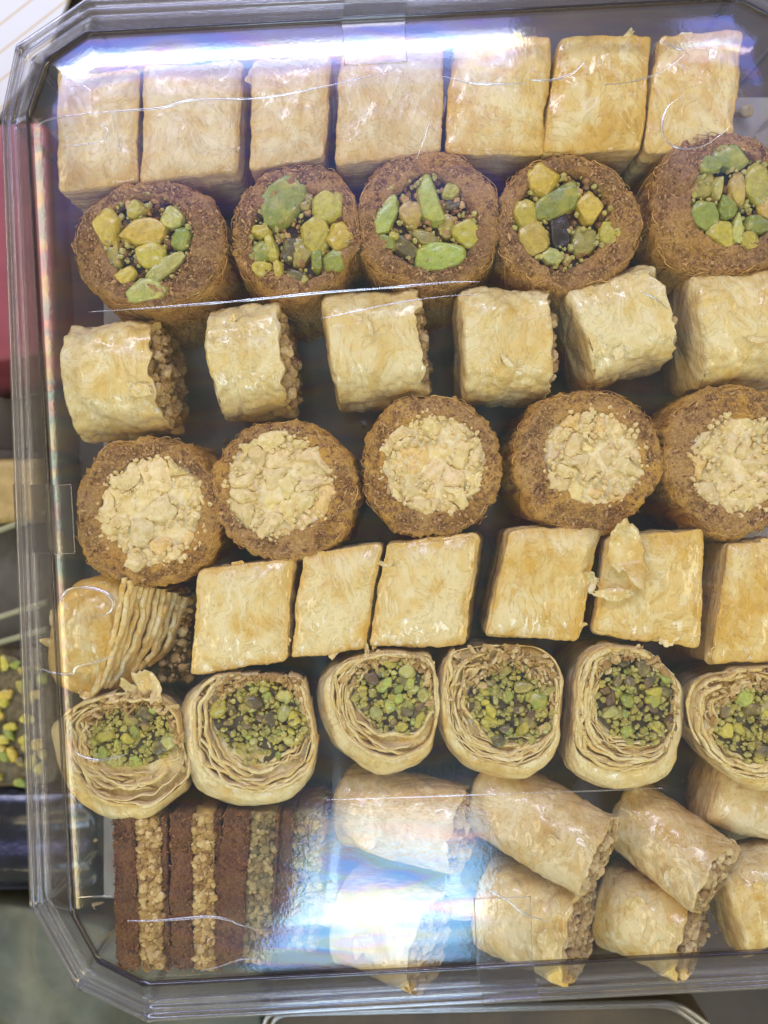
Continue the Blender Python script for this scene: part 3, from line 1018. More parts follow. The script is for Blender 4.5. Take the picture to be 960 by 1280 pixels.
for i, (lab, c, r, fc, fr_, lean, (ox, oy, sc), ell, kern) in enumerate(KAT):
    t, fw, fr, rng = kataifi(lab, c, r, 40 + i, fc, fr_ * 1.04, 0.0045, 'kat_pist', GK, lean, ZK, ell=ell)
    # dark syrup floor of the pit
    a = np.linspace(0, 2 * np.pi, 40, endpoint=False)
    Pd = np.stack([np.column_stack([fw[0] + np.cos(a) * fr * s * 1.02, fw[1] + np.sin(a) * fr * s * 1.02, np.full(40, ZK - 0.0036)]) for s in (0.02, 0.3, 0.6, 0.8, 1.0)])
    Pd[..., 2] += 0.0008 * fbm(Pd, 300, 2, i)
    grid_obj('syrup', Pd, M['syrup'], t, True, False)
    for j, (kx, ky, rx, ry, ang, colr) in enumerate(kern):
        u, v = ox + kx / sc, oy + ky / sc
        zc = ZK - 0.0016 - (0.0012 if colr in (DRK, BLK, OLV) else 0.0)
        s_ = S(zc)
        jit = rng.uniform(0.88, 1.12)
        cc = tuple(min(1, x * jit * rng.uniform(0.95, 1.05)) for x in colr)
        kernel('pistachio', W(u, v, zc), rx / sc * s_ * 1.26, ry / sc * s_ * 1.26, 0.0032, R(ang), cc, M['pistachio'] if colr != BLK else M['syrup'], t, 100 * i + j)
    # small green crumbs
    npt = 170
    q = rng.normal(0, 1, (npt, 2))
    q = q / np.linalg.norm(q, axis=1, keepdims=True) * np.sqrt(rng.uniform(0.0, 1.2, npt))[:, None] * fr
    v, f = lumps(np.column_stack([fw[0] + q[:, 0], fw[1] + q[:, 1], ZK - rng.uniform(0.0012, 0.0036, npt) - 0.0006]), rng.uniform(0.0005, 0.0013, npt), rng, ICO1, 0.45)
    o = mesh('pastry_crumbs', v, f, M['chip'], t, smooth=False, attr=lumps.tone)
    o['kind'] = 'stuff'
    npt = 150
    q = rng.normal(0, 1, (npt, 2))
    q = q / np.linalg.norm(q, axis=1, keepdims=True) * np.sqrt(rng.uniform(0.05, 1.02, npt))[:, None] * fr
    pts = np.column_stack([fw[0] + q[:, 0], fw[1] + q[:, 1], ZK - rng.uniform(0.0005, 0.0032, npt)])
    v, f = lumps(pts, rng.uniform(0.0003, 0.0010, npt), rng, ICO1, 0.4)
    o = mesh('pistachio_crumbs', v, f, M['pistachio'], t, smooth=False, attr=lumps.tone)
    o.color = (0.40, 0.36, 0.10, 1)
    o['kind'] = 'stuff'


# ---- voronoi helper for packed nut chunks
def clip_half(poly, p, n):
    out = []
    for i in range(len(poly)):
        a, b = poly[i], poly[(i + 1) % len(poly)]
        da, db = (a - p) @ n, (b - p) @ n
        if da <= 0:
            out.append(a)
        if (da < 0 < db) or (db < 0 < da):
            out.append(a + (b - a) * da / (da - db))
    return out


def voronoi_cells(pts, bound):
    cells = []
    for i, p in enumerate(pts):
        poly = [np.array(b) for b in bound]
        for j, q in enumerate(pts):
            if i != j and poly:
                poly = clip_half(poly, (p + q) / 2, q - p)
        cells.append(np.array(poly) if len(poly) >= 3 else None)
    return cells


def chunk(name, cell, zt, zb, gap, mat, color, parent, seed):
    c = cell.mean(0)
    rad = np.linalg.norm(cell - c, axis=1).mean()
    k = max(0.3, 1 - gap / rad)
    out = resample(ccw(c + (cell - c) * k), 40, 1.6)
    q3 = np.column_stack([out, np.zeros(40)])
    out = out + 0.0022 * np.stack([fbm(q3, 230, 2, 901), fbm(q3, 230, 2, 917)], 1)
    c = out.mean(0)
    dirs = (out - c) / (np.linalg.norm(out - c, axis=1, keepdims=True) + 1e-9)
    out = out + dirs * (0.0009 * fbm(q3, 420, 3, seed, 0.65))[:, None]
    P, kind = loft(out, c + (out - c) * 0.9, zt, zb, 0.0009, min(0.0006, rad * 0.3), 10, 3, 4, 0, 2)
    P[..., 2] += (0.0014 * fbm(P, 330, 3, seed, 0.65)) * (1 - kind)[:, None]
    n = grid_normals(P)
    P = P + n * (0.0003 * fbm(P, 900, 2, seed + 3))[..., None]
    o = grid_obj(name, P, mat, parent, loc=np.array([c[0], c[1], zt]))
    o.color = (*color, 1)
    return o


CASH = [
    ('shredded pastry roll of pale nuts at the left end of its row', (183, 637), 94, (190, 640), 64, (2, -6), (0.98, 1.0)),
    ('shredded pastry roll of pale nuts, second from left in its row', (353, 612), 93, (350, 608), 63, (8, 2), (1.0, 0.95)),
    ('shredded pastry roll of pale nuts in the middle of its row', (543, 582), 90, (541, 580), 60, (-2, -4), (0.98, 1.0)),
    ('shredded pastry roll of pale nuts with split kernels at its centre', (738, 575), 93, (744, 572), 59, (-8, 4), (1.0, 0.98)),
    ('shredded pastry roll of pale nuts cut by the right picture edge', (922, 575), 92, (928, 580), 58, (-8, 4), (1.0, 1.0)),
]
GC = 'pale nut filled shredded pastry rolls'
for i, (lab, c, r, fc, fr_, lean, ell) in enumerate(CASH):
    t, fw, fr, rng = kataifi(lab, c, r, 70 + i, fc, fr_ * 1.08, 0.0030, 'kat_cash', GC, lean, 0.0405, ell=ell)
    b_ = np.linspace(0, 2 * np.pi, 60, endpoint=False)
    Pd = np.stack([np.column_stack([fw[0] + np.cos(b_) * fr * s_ * 1.06, fw[1] + np.sin(b_) * fr * s_ * 1.06, np.full(60, 0.0405 - 0.0012 - 0.0006 * s_ ** 4)]) for s_ in np.linspace(0.02, 1, 24)])
    Pd[..., 2] += 0.0011 * fbm(Pd, 420, 3, 50 + i, 0.7)
    grid_obj('filling_ground', Pd, M['cashew'], t, True, False)
    n = 23
    pts = []
    while len(pts) < n:
        q = rng.uniform(-1, 1, 2)
        if q @ q < 1:
            q = q * fr * 0.98
            md = rng.uniform(0.10, 0.42) * fr
            if all(np.linalg.norm(q - o_) > md for o_ in pts):
                pts.append(q)
    pts = [fw + q for q in pts]
    a = np.linspace(0, 2 * np.pi, 28, endpoint=False)
    bw = fr * (1.03 + 0.09 * fbm(np.column_stack([np.cos(a), np.sin(a), a * 0 + i * 3.1]), 1.6, 2, i))
    bound = [fw + np.array([math.cos(x) * w_, math.sin(x) * w_]) for x, w_ in zip(a, bw)]
    for j, cell in enumerate(voronoi_cells(pts, bound)):
        if cell is None:
            continue
        br = rng.uniform(0.86, 1.06)
        col_ = (1.0 * br, rng.uniform(0.93, 0.99) * br, rng.uniform(0.76, 0.94) * br)
        if rng.random() < 0.06:
            col_ = (0.98, 0.84, 0.60)
        chunk('nut_piece', cell, 0.0408 + rng.uniform(-0.0014, 0.0006), 0.0372, rng.choice([-0.0004, -0.0002, 0.00005, 0.00022]), M['cashew'], col_, t, 700 + 40 * i + j)
    npt = 280
    q = rng.normal(0, 1, (npt, 2))
    q = q / np.linalg.norm(q, axis=1, keepdims=True) * np.sqrt(rng.uniform(0.1, 1.10, npt))[:, None] * fr
    v, f = lumps(np.column_stack([fw[0] + q[:, 0], fw[1] + q[:, 1], 0.0404 - rng.uniform(0.0, 0.0016, npt)]), rng.uniform(0.0002, 0.0010, npt), rng, ICO1, 0.45)
    o = mesh('nut_crumbs', v, f, M['cashew'], t, smooth=False, attr=lumps.tone)
    o.color = (0.97, 0.92, 0.80, 1)
    o['kind'] = 'stuff'

# ---- row 3: short phyllo rolls with nuts at the right end
G3 = 'short pale phyllo rolls in the third row'
ROW3 = [
    ('large pale short phyllo roll at the left end of the third row', (103, 482), (212, 473), 71, 0.0195, 2.4),
    ('short phyllo roll with a wide crumbly nut end, second in the third row', (274, 461), (360, 452), 69, 0.0195, 2.5),
    ('short pale phyllo roll below the middle pistachio roll', (413, 446), (522, 433), 70, 0.0195, 2.5),
    ('short phyllo roll with a notched lower edge, fourth in the third row', (570, 440), (676, 436), 68, 0.0195, 3.0),
    ('tilted phyllo roll with a torn upper flap, fifth in the third row', (706, 432), (806, 402), 62, 0.0195, 3.2),
    ('whitest short phyllo roll with a dark speck, right end of the third row', (842, 424), (972, 410), 72, 0.0195, 2.8),
]
for i, (lab, p0, p1, ry, rz, sq) in enumerate(ROW3):
    roll(lab, p0, p1, 0.0425, ry, rz, 90 + i, 'phyllo', G3, sq, 'nut', end_out=0.9, flakes=1, nl=60, amp=1.15, rag_amp=0.0026)

# ---- row 5: diamond cut blocks
G5 = 'golden phyllo blocks in the fifth row'
ROW5 = [
    ('golden phyllo block at the left of the fifth row, beside the torn roll', [(247, 714), (369, 695), (358, 826), (236, 846)], (6, 4)),
    ('narrow golden phyllo block, third piece of the fifth row', [(378, 690), (477, 680), (458, 812), (361, 826)], (10, 3)),
    ('golden phyllo block with layered right side, fourth piece of the fifth row', [(483, 678), (598, 668), (582, 806), (461, 810)], (26, 2)),
    ('diamond golden phyllo block right of the middle, fifth row', [(636, 660), (752, 661), (724, 803), (608, 795)], (6, 3)),
    ('golden phyllo block with a loose torn flap on its left', [(757, 672), (882, 660), (876, 812), (741, 792)], (26, 4)),
    ('golden phyllo block cut by the right picture edge, fifth row', [(910, 678), (1000, 674), (990, 828), (889, 832)], (0, 4)),
]
for i, (lab, q, sh) in enumerate(ROW5):
    t, top, c = block(lab, q, ztop=0.0415, shift=sh, inset=0.98, mat='phyllo_gold', seed=120 + i, group=G5, flakes=2, layer=1.3)
    if i == 4:
        rng = np.random.default_rng(5)
        flake(W(782, 690, 0.0425), 0.0085, rng, M['phyllo_gold'], t, 0.12, 'torn_flap')
        flake(W(768, 742, 0.0422), 0.0065, rng, M['phyllo_gold'], t, 0.12, 'torn_flap')


# ---- row 5 first piece: torn layered roll
t, top, c = block('torn golden phyllo roll with ragged layers against the left wall', [(62, 752), (92, 722), (168, 716), (178, 760), (160, 868), (98, 878), (52, 850)], ztop=0.0415, shift=(4, 0), inset=0.95,
                  mat='phyllo_gold', seed=140, smooth=7, dome=0.006, rnd=0.004, pw=2.0, flakes=5, name='phyllo_roll')


def ribbon(path, z_top, height, thick, mat, parent, seed, name='phyllo_layer', rag=0.0007):
    """standing wavy sheet along a world xy path"""
    path = np.asarray(path)
    n = len(path)
    tan = np.gradient(path, axis=0)
    nn = np.stack([-tan[:, 1], tan[:, 0]], 1)
    nn /= np.linalg.norm(nn, axis=1, keepdims=True) + 1e-9
    q = np.column_stack([path, np.zeros(n)])
    zt = z_top + rag * fbm(q, 330, 3, seed)
    cols = []
    for s, z in ((0.5, -height), (0.5, -0.0005), (0.3, 0.0), (-0.3, 0.0), (-0.5, -0.0005), (-0.5, -height)):
        w = 0.0003 * fbm(np.column_stack([path, np.full(n, z * 2)]), 260, 2, seed + 3)
        xy = path + nn * (s * thick + w)[:, None]
        cols.append(np.column_stack([xy, zt + z]))
    P = np.stack(cols)
    F = grid_faces(6, n, False)
    return mesh(name, P.reshape(-1, 3), F, mat, parent)


def px_path(pts, z, n=60, seed=0, wob=0.0006):
    w = np.array([W(u, v, z)[:2] for u, v in pts])
    d = np.concatenate([[0], np.cumsum(np.linalg.norm(np.diff(w, axis=0), axis=1))])
    s = np.linspace(0, d[-1], n)
    # quadratic-ish smoothing of the polyline
    p = np.stack([np.interp(s, d, w[:, 0]), np.interp(s, d, w[:, 1])], 1)
    for _ in range(6):
        p[1:-1] = 0.25 * p[:-2] + 0.5 * p[1:-1] + 0.25 * p[2:]
    q = np.column_stack([p, np.full(n, 0.01 * seed)])
    p = p + wob * np.stack([fbm(q, 220, 2, seed), fbm(q, 220, 2, seed + 7)], 1)
    return p


for k in range(12):
    x = 146 + 5.6 * k
    ribbon(px_path([(x + 14, 722 + 2.5 * k), (x + 6 + 3 * math.sin(k * 2.1), 770 + k), (x - 8 + 3 * math.sin(k * 3.3), 820), (x - 26, 866 - 3 * k)], 0.036, 70, 300 + k, 0.0010),
           0.0404 - 0.0011 * k + 0.0006 * math.sin(k * 1.9), 0.020, 0.0017, M['phyllo_gold'], t, 310 + k, 'phyllo_layer', 0.0016)
rng = np.random.default_rng(77)
flake(W(188, 858, 0.0405), 0.0055, rng, M['phyllo_gold'], t, 0.2)
flake(W(166, 868, 0.0400), 0.0060, rng, M['phyllo_gold'], t, 0.2)
npt = 260
pts = np.array([W(rng.uniform(200, 238), rng.uniform(735, 850), rng.uniform(0.016, 0.026)) for _ in range(npt)])
v, f = lumps(pts, 0.0005 + 0.0011 * rng.random(npt) ** 2, rng)
o = mesh('nut_filling', v, f, M['nut_pale'], t, smooth=False, attr=lumps.tone)
o['kind'] = 'stuff'


# ---- row 6: rolled cups with pistachio
def cup(label, outer, fc, frad, seed, group, ztop=0.0415, npieces=56, rim_shift=(6, -6), rim_k=0.90):
    """squashed roll of sheets standing on end; `outer` is its silhouette in photo pixels"""
    rng = np.random.default_rng(seed + 5000)
    N = 180
    zmid = 0.028
    midl = resample(pxpoly(outer, zmid), N, 3.0)
    cw = midl.mean(0)
    # start every outline at angle 0 so that they match
    an = np.arctan2(midl[:, 1] - cw[1], midl[:, 0] - cw[0])
    midl = np.roll(midl, -int(np.argmin(np.abs(an))), 0)
    an = np.unwrap(np.arctan2(midl[:, 1] - cw[1], midl[:, 0] - cw[0]))
    ca, sa = np.cos(an), np.sin(an)
    kk = S(ztop) / S(zmid)
    rw = cw * kk + np.array([rim_shift[0], -rim_shift[1]]) * S(ztop)
    rim = rw + (midl - cw) * kk * rim_k
    fw = W(*fc, ztop)[:2]
    fr = 0.5 * (frad[0] + frad[1]) * S(ztop)
    fwob = 1 + 0.16 * fbm(np.column_stack([ca * 1.7, sa * 1.7, an * 0 + seed]), 1.0, 2, seed + 2)
    fill = fw + np.column_stack([ca * frad[0], sa * frad[1]]) * S(ztop) * fwob[:, None]
    # the filling must stay inside the rim
    for _ in range(3):
        dv = fill - rw
        dist_r = np.linalg.norm(dv, axis=1)
        rim_r = np.interp(np.arctan2(dv[:, 1], dv[:, 0]), *(lambda A, B: (A[np.argsort(A)], B[np.argsort(A)]))(np.arctan2(rim[:, 1] - rw[1], rim[:, 0] - rw[0]), np.linalg.norm(rim - rw, axis=1)), period=2 * np.pi)
        fill = rw + dv * np.minimum(1, 0.94 * rim_r / np.maximum(dist_r, 1e-9))[:, None]
    botl = cw + (midl - cw) * 0.88
    rings, kind = [], []
    zfl = ztop - 0.0026
    for s in np.linspace(0.02, 0.98, 12):
        rings.append(np.column_stack([rw + (rim - rw) * s, np.full(N, zfl)]))
    for t_ in np.linspace(0, 1, 5):
        rings.append(np.column_stack([rw + (rim - rw) * (0.98 + 0.02 * t_), np.full(N, zfl + (ztop - 0.0008 - zfl) * t_)]))
    for t_ in np.linspace(0, 1, 22)[1:]:
        w = math.sin(t_ * math.pi / 2)
        xy = rim * (1 - w) + midl * w
        rings.append(np.column_stack([xy, np.full(N, ztop - 0.0008 - (ztop - zmid) * (1 - math.cos(t_ * math.pi / 2)))]))
    zb0 = rings[-1][0, 2]
    for t_ in np.linspace(0, 1, 12)[1:]:
        rings.append(np.column_stack([midl * (1 - t_ ** 2) + botl * t_ ** 2, np.full(N, zb0 - (zb0 - 0.002) * t_)]))
    P = np.stack(rings)
    n = grid_normals(P)
    strat = fbm(np.stack([P[..., 0] * 40, P[..., 1] * 40, P[..., 2] * 420], -1), 1.0, 2, seed)
    d = 0.0010 * fbm(P, 70, 3, seed) + 0.0004 * fbm(P, 300, 3, seed + 1) + 0.0003 * strat
    P = P + n * d[..., None]
    th = thing('phyllo_cup', label, 'pastry', (cw[0], cw[1], 0.002), group)
    grid_obj('outer_sheet', P, M['phyllo'], th)
    # rolled layers between rim and filling: crumpled arcs of sheet
    nl = 26
    for k in range(nl):
        s = (k + rng.uniform(0, 0.9)) / nl
        span = rng.uniform(0.9, 3.6)
        a0 = rng.normal(3.9, 1.25) - span / 2       # most of the sheets lie at the lower left
        m = int(30 + span * 24)
        aa = np.linspace(0, span, m) + a0
        idx = (aa / (2 * np.pi) * N) % N
        i0 = np.floor(idx).astype(int) % N
        f_ = (idx - np.floor(idx))[:, None]
        rp = rim[i0] * (1 - f_) + rim[(i0 + 1) % N] * f_
        fp = fill[i0] * (1 - f_) + fill[(i0 + 1) % N] * f_
        q = np.column_stack([np.cos(aa) * 2.6, np.sin(aa) * 2.6, np.full(m, k * 0.8 + seed)])
        sv = s + 0.30 * fbm(q, 0.9, 2, seed + 20, 0.5) + rng.uniform(-0.15, 0.15) * (aa - a0) / span
        sv = np.clip(sv, 0.03, 1.08)[:, None]
        path = rp * (1 - sv) + fp * sv
        zl = ztop + 0.0003 - 0.0020 * s ** 1.5 + 0.0014 * fbm(q, 0.9, 2, seed + 31 + k) - 0.003 * np.clip(np.abs((aa - a0) / span - 0.5) * 2 - 0.8, 0, 1) / 0.2
        ribbon_closed(path, zl, 0.0060, rng.uniform(0.0004, 0.0014), M['layer'], th, seed * 10 + k)
    # crumbly pastry crust over the upper part
    npt = 260
    aa = rng.normal(math.pi / 2 - 0.1, 0.8, npt)
    ii = ((aa / (2 * np.pi) * N) % N).astype(int) % N
    s = rng.uniform(0.05, 1.12, npt)[:, None]
    pxy = rim[ii] * 0.98 * (1 - s) + rw * 0.02 * (1 - s) + fill[ii] * s
    pts = np.column_stack([pxy, ztop - rng.uniform(0.0002, 0.0014, npt)])
    v, f = lumps(pts, 0.0003 + 0.0009 * rng.random(npt) ** 2, rng, ICO1, 0.45, (1.8, 1, 0.45))
    o = mesh('pastry_crumbs', v, f, M['nut_pale'], th, smooth=False, attr=lumps.tone)
    o['kind'] = 'stuff'
    # dark ground of the filling
    b = np.linspace(0, 2 * np.pi, 40, endpoint=False)
    Pd = np.stack([np.column_stack([fw + (fill - fw) * s * 1.05, np.full(N, ztop - 0.0021)]) for s in (0.02, 0.4, 0.75, 1.0)])
    grid_obj('filling_ground', Pd, M['filling'], th, True, False)
    pal = [YG, GRN, OLV, DRK, BGR, YG, (0.16, 0.12, 0.04), (0.13, 0.075, 0.03), PGR]
    for k in range(npieces):
        q = (fill[rng.integers(0, N)] - fw) * math.sqrt(rng.uniform(0, 1)) * 0.98
        sz = (3.5 + 9 * rng.random() ** 2.2) * S(ztop)
        zc = ztop - rng.uniform(0.0006, 0.0021)
        cc = pal[rng.integers(0, len(pal))]
        j = rng.uniform(0.8, 1.15)
        kernel('pistachio', np.array([fw[0] + q[0], fw[1] + q[1], zc]), sz, sz * rng.uniform(0.55, 0.95), sz * 0.8, rng.uniform(0, 6.28), tuple(x * j for x in cc), M['pistachio'], th, int(seed * 50 + k), 0.6, 0.3, ICO2)
    npt = 260
    q = (fill[rng.integers(0, N, npt)] - fw) * np.sqrt(rng.uniform(0.0, 1.15, npt))[:, None]
    v, f = lumps(np.column_stack([fw[0] + q[:, 0], fw[1] + q[:, 1], ztop - rng.uniform(0.0006, 0.0022, npt)]), rng.uniform(0.0004, 0.0011, npt), rng, ICO1, 0.45)
    o = mesh('pistachio_crumbs', v, f, M['pistachio'], th, smooth=False, attr=lumps.tone)
    o.color = (0.36, 0.32, 0.07, 1)
    o['kind'] = 'stuff'
    return th


def ribbon_closed(path, zt, height, thick, mat, parent, seed, rag=0.0010):
    n = len(path)
    tan = np.gradient(path, axis=0)
    nn = np.stack([-tan[:, 1], tan[:, 0]], 1)
    nn /= np.linalg.norm(nn, axis=1, keepdims=True) + 1e-9
    q = np.column_stack([path, np.zeros(n)])
    zt = zt + rag * fbm(q, 420, 3, seed)
    cols = []
    for s, z in ((-0.5, -height), (-0.5, -0.0006), (-0.28, 0.0), (0.28, 0.0), (0.5, -0.0006), (0.5, -height)):
        w = 0.00025 * fbm(np.column_stack([path, np.full(n, z)]), 300, 2, seed + 3)
        cols.append(np.column_stack([path + nn * (s * thick + w)[:, None], zt + z]))
    P = np.stack(cols)
    return mesh('phyllo_layer', P.reshape(-1, 3), grid_faces(6, n, False), mat, parent)


M['filling'] = simple_mat('filling_ground', (0.055, 0.042, 0.02), (0.16, 0.12, 0.05), 500, 0.5, 0.1)
GP = 'rolled phyllo cups with chopped pistachio'
CUPS = [
    ('rolled phyllo cup of chopped pistachio at the left end, above the brown bars', [(67, 903), (81, 967), (110, 1002), (141, 1018), (191, 1020), (216, 999), (242, 978), (230, 939), (226, 896), (202, 871), (149, 868), (95, 882)], (164, 922), (54, 38)),
    ('rolled phyllo cup with a grey green filling, second from left', [(228, 882), (230, 939), (248, 981), (287, 1002), (315, 1006), (361, 997), (386, 977), (396, 949), (393, 921), (382, 871), (379, 848), (308, 846), (258, 848), (237, 864)], (327, 902), (54, 52)),
    ('smaller smooth phyllo cup with dark pistachio filling towards its right', [(395, 850), (398, 890), (415, 930), (450, 955), (480, 966), (515, 955), (535, 940), (544, 900), (544, 850), (535, 818), (470, 815), (415, 825)], (492, 868), (46, 46)),
    ('phyllo cup of chopped pistachio with yellow chunks at the bottom edge', [(542, 866), (545, 835), (551, 814), (584, 807), (629, 805), (668, 807), (690, 823), (699, 841), (698, 867), (692, 913), (694, 927), (676, 954), (645, 970), (620, 965), (584, 956), (563, 940), (551, 920), (544, 889)], (640, 882), (52, 48)),
    ('tall leaning phyllo cup with many layers showing on its left', [(707, 838), (721, 815), (746, 804), (802, 810), (839, 843), (848, 863), (845, 914), (839, 936), (833, 964), (802, 978), (766, 984), (732, 976), (707, 962), (699, 936), (704, 888)], (798, 874), (48, 54)),
    ('rolled phyllo cup cut by the right picture edge', [(850, 883), (859, 852), (887, 841), (960, 832), (1000, 832), (1015, 900), (1000, 960), (960, 981), (937, 981), (906, 970), (873, 942), (856, 914)], (946, 908), (52, 44)),
]
for i, (lab, outer, fc, frad) in enumerate(CUPS):
    cup(lab, outer, fc, frad, 160 + i, GP, rim_shift=[(2, -6), (6, -8), (10, -6), (8, -4), (10, -8), (4, -2)][i], rim_k=[0.95, 0.92, 0.90, 0.93, 0.88, 0.95][i])

# ---- row 7: layered bars
GB = 'brown shredded pastry bars with a nut layer'


def bar(label, x0, x1, y0, y1, seed, nut_lo=0.42, nut_hi=0.86, skew=0, ztop=0.039, nmat='nut_bar'):
    rng = np.random.default_rng(seed + 7000)
    cx = (x0 + x1) / 2
    cw = W(cx, (y0 + y1) / 2, ztop)
    t = thing('layered_bar', label, 'pastry', (cw[0], cw[1], 0.003), GB)
    w = x1 - x0

    def slab(a, b, mat, nm, zt, sd):
        xa, xb = x0 + a * w, x0 + b * w
        q = [(xa, y0), (xb, y0), (xb - skew, y1), (xa - skew, y1)]
        top = resample(pxpoly(q, zt), 150, 1.6)
        c = top.mean(0)
        d = (top - c) / np.linalg.norm(top - c, axis=1, keepdims=True)
        q3 = np.column_stack([top, np.zeros(150)])
        top = top + d * (0.0007 * fbm(q3, 300, 3, sd))[:, None]
        P, kind = loft(top, c + (top - c) * 0.985, zt, 0.004, 0.0005, 0.0008, 30, 3, 16, 0, 4)
        n = grid_normals(P)
        P = P + n * (0.0006 * fbm(P, 260, 2, sd) + 0.0007 * fbm(P, 800, 2, sd + 1, 0.7))[..., None]
        return grid_obj(nm, P, mat, t, tone=np.ones(P.shape[:2]) * 0.5)
    slab(0.0, nut_lo, M['bar'], 'pastry_slab', ztop, seed)
    slab(nut_lo - 0.01, nut_hi, M[nmat], 'nut_layer', ztop - 0.0012, seed + 1)
    slab(nut_hi, 1.0, M['bar'], 'pastry_slab', ztop - 0.001, seed + 2)
    # nut lumps in the nut layer
    npt = 420
    uu = rng.uniform(nut_lo + 0.04, nut_hi - 0.02, npt)
    vv = rng.uniform(0.02, 0.98, npt)
    pts = np.array([W(x0 + u * w - skew * v, y0 + v * (y1 - y0), ztop - 0.0008 - rng.uniform(0, 0.001)) for u, v in zip(uu, vv)])
    v, f = lumps(pts, rng.uniform(0.0004, 0.0014, npt), rng)
    o = mesh('nut_pieces', v, f, M[nmat], t, smooth=False, attr=lumps.tone)
    o['kind'] = 'stuff'
    # crumbs on the brown slabs
    npt = 900
    uu = np.where(rng.random(npt) < 0.72, rng.uniform(0.0, nut_lo, npt), rng.uniform(nut_hi, 1.0, npt))
    vv = rng.uniform(0.0, 1.0, npt)
    pts = np.array([W(x0 + u * w - skew * v, y0 + v * (y1 - y0), ztop - 0.0003 - (0.001 if u > nut_hi else 0)) for u, v in zip(uu, vv)])
    v, f = lumps(pts, rng.uniform(0.00018, 0.00045, npt), rng, OCT, 0.4, (1.8, 1, 0.9))
    o = mesh('pastry_crumbs', v, f, M['bar_chip'], t, smooth=False, attr=lumps.tone)
    o['kind'] = 'stuff'
    return t


M['bar_chip'] = toned_mat('bar_chip', [(0.15, (0.07, 0.022, 0.008)), (0.5, (0.18, 0.068, 0.02)), (0.9, (0.36, 0.17, 0.05))], 0.6)
M['nut_bar'] = toned_mat('bar_nut', [(0.15, (0.24, 0.13, 0.03)), (0.5, (0.47, 0.30, 0.08)), (0.85, (0.66, 0.50, 0.20))], 0.45, 0.15)
M['nut_green'] = toned_mat('greenish_nut', [(0.15, (0.10, 0.07, 0.02)), (0.5, (0.26, 0.19, 0.06)), (0.85, (0.46, 0.36, 0.14))], 0.5, 0.1)
bar('brown layered bar at the far left, nearest the tray corner', 140, 208, 1022, 1214, 200, 0.42, 0.88, -6)
bar('brown layered bar second from the left tray wall', 212, 276, 1018, 1214, 210, 0.42, 0.87, -2)
bar('darkest brown layered bar, third from the left tray wall', 278, 348, 1016, 1206, 220, 0.50, 0.97, 10, nmat='nut_green')
bar('brown layered bar half hidden under the bright reflection', 352, 408, 1014, 1190, 230, 0.30, 0.95, 12, 0.034, nmat='nut_green')

# ---- row 7: phyllo fingers
G7 = 'phyllo fingers piled at the lower edge'
FING = [
    ('plump tan phyllo finger behind the bright reflection', (432, 1012), (576, 1024), 52, 0.0135, 0.0345, 2.2, 'phyllo_tan', 0.008),
    ('long tan phyllo finger with a green spot, nut end to the right', (606, 1000), (738, 1052), 52, 0.0140, 0.0400, 2.3, 'phyllo_tan', 0.010),
    ('phyllo finger with a round nut end, beside the long tan finger', (792, 1028), (876, 1078), 50, 0.0140, 0.0390, 2.2, 'phyllo_tan', 0.0105),
    ('phyllo finger at the right edge behind the round nut end', (876, 980), (1010, 1020), 44, 0.0130, 0.0330, 2.2, 'phyllo_tan', 0.0),
    ('crumpled phyllo finger under the strip of tape at the bottom', (616, 1136), (716, 1146), 60, 0.0150, 0.0350, 2.4, 'phyllo_gold', 0.0085),
    ('short golden phyllo finger below the round nut end', (768, 1138), (852, 1150), 56, 0.0150, 0.0340, 2.3, 'phyllo_gold', 0.0085),
    ('golden phyllo finger in the lower right corner', (896, 1128), (1000, 1100), 62, 0.0150, 0.0380, 2.3, 'phyllo_gold', 0.0),
    ('phyllo finger under the bright reflection at the bottom', (436, 1150), (536, 1162), 60, 0.0150, 0.0330, 2.3, 'phyllo_tan', 0.0075),
]
for i, (lab, p0, p1, ry, rz, zt, sq, mt, tl) in enumerate(FING):
    roll(lab, p0, p1, zt, ry, rz, 240 + i, mt, G7, sq, 'nut', name='phyllo_finger', end_out=0.6, flakes=1, tilt=tl, amp=0.8, nl=60)

# ------------------------------------------------------------------ ridges added for highlight lines on the lid, and clear tape
def lid_surface(u, v):
    """point on the lid top for a photo pixel"""
    p = W(u, v, ZT)
    for _ in range(3):
        d = np.min(np.linalg.norm(E - p[:2], axis=1))
        z = float(lid_z(np.array([d]), p[None, :2])[0])
        p = W(u, v, z)
    return p


def glint_ridge(pts, r=0.00028):  # raised tube added so that the lamps draw a thin highlight
    # Catmull-Rom through the given points
    q = np.array([lid_surface(u, v) for u, v in pts])
    q = np.vstack([2 * q[0] - q[1], q, 2 * q[-1] - q[-2]])
    path = []
    for i in range(1, len(q) - 2):
        for t in np.linspace(0, 1, 10, endpoint=False):
            p0, p1, p2, p3 = q[i - 1:i + 3]
            path.append(0.5 * (2 * p1 + (p2 - p0) * t + (2 * p0 - 5 * p1 + 4 * p2 - p3) * t * t + (3 * p1 - p0 - 3 * p2 + p3) * t ** 3))
    path.append(q[-2])
    path = np.array(path)
    m = len(path)
    tan = np.gradient(path, axis=0)
    tan /= np.linalg.norm(tan, axis=1, keepdims=True)
    side = np.cross(tan, [0, 0, 1])
    rr = r * np.sin(np.linspace(0.08, math.pi - 0.08, m)) ** 0.5 * (0.75 + 0.45 * vnoise(path * 160, 3))
    a = np.linspace(0, 2 * np.pi, 8, endpoint=False)
    P = path[:, None, :] + side[:, None, :] * (np.cos(a)[None, :, None] * rr[:, None, None]) + np.array([0, 0, 1]) * (np.sin(a)[None, :, None] * rr[:, None, None] * 0.7)
    grid_obj('lid_glint_ridge', P, M['glint_ridge'], lid, True, True)


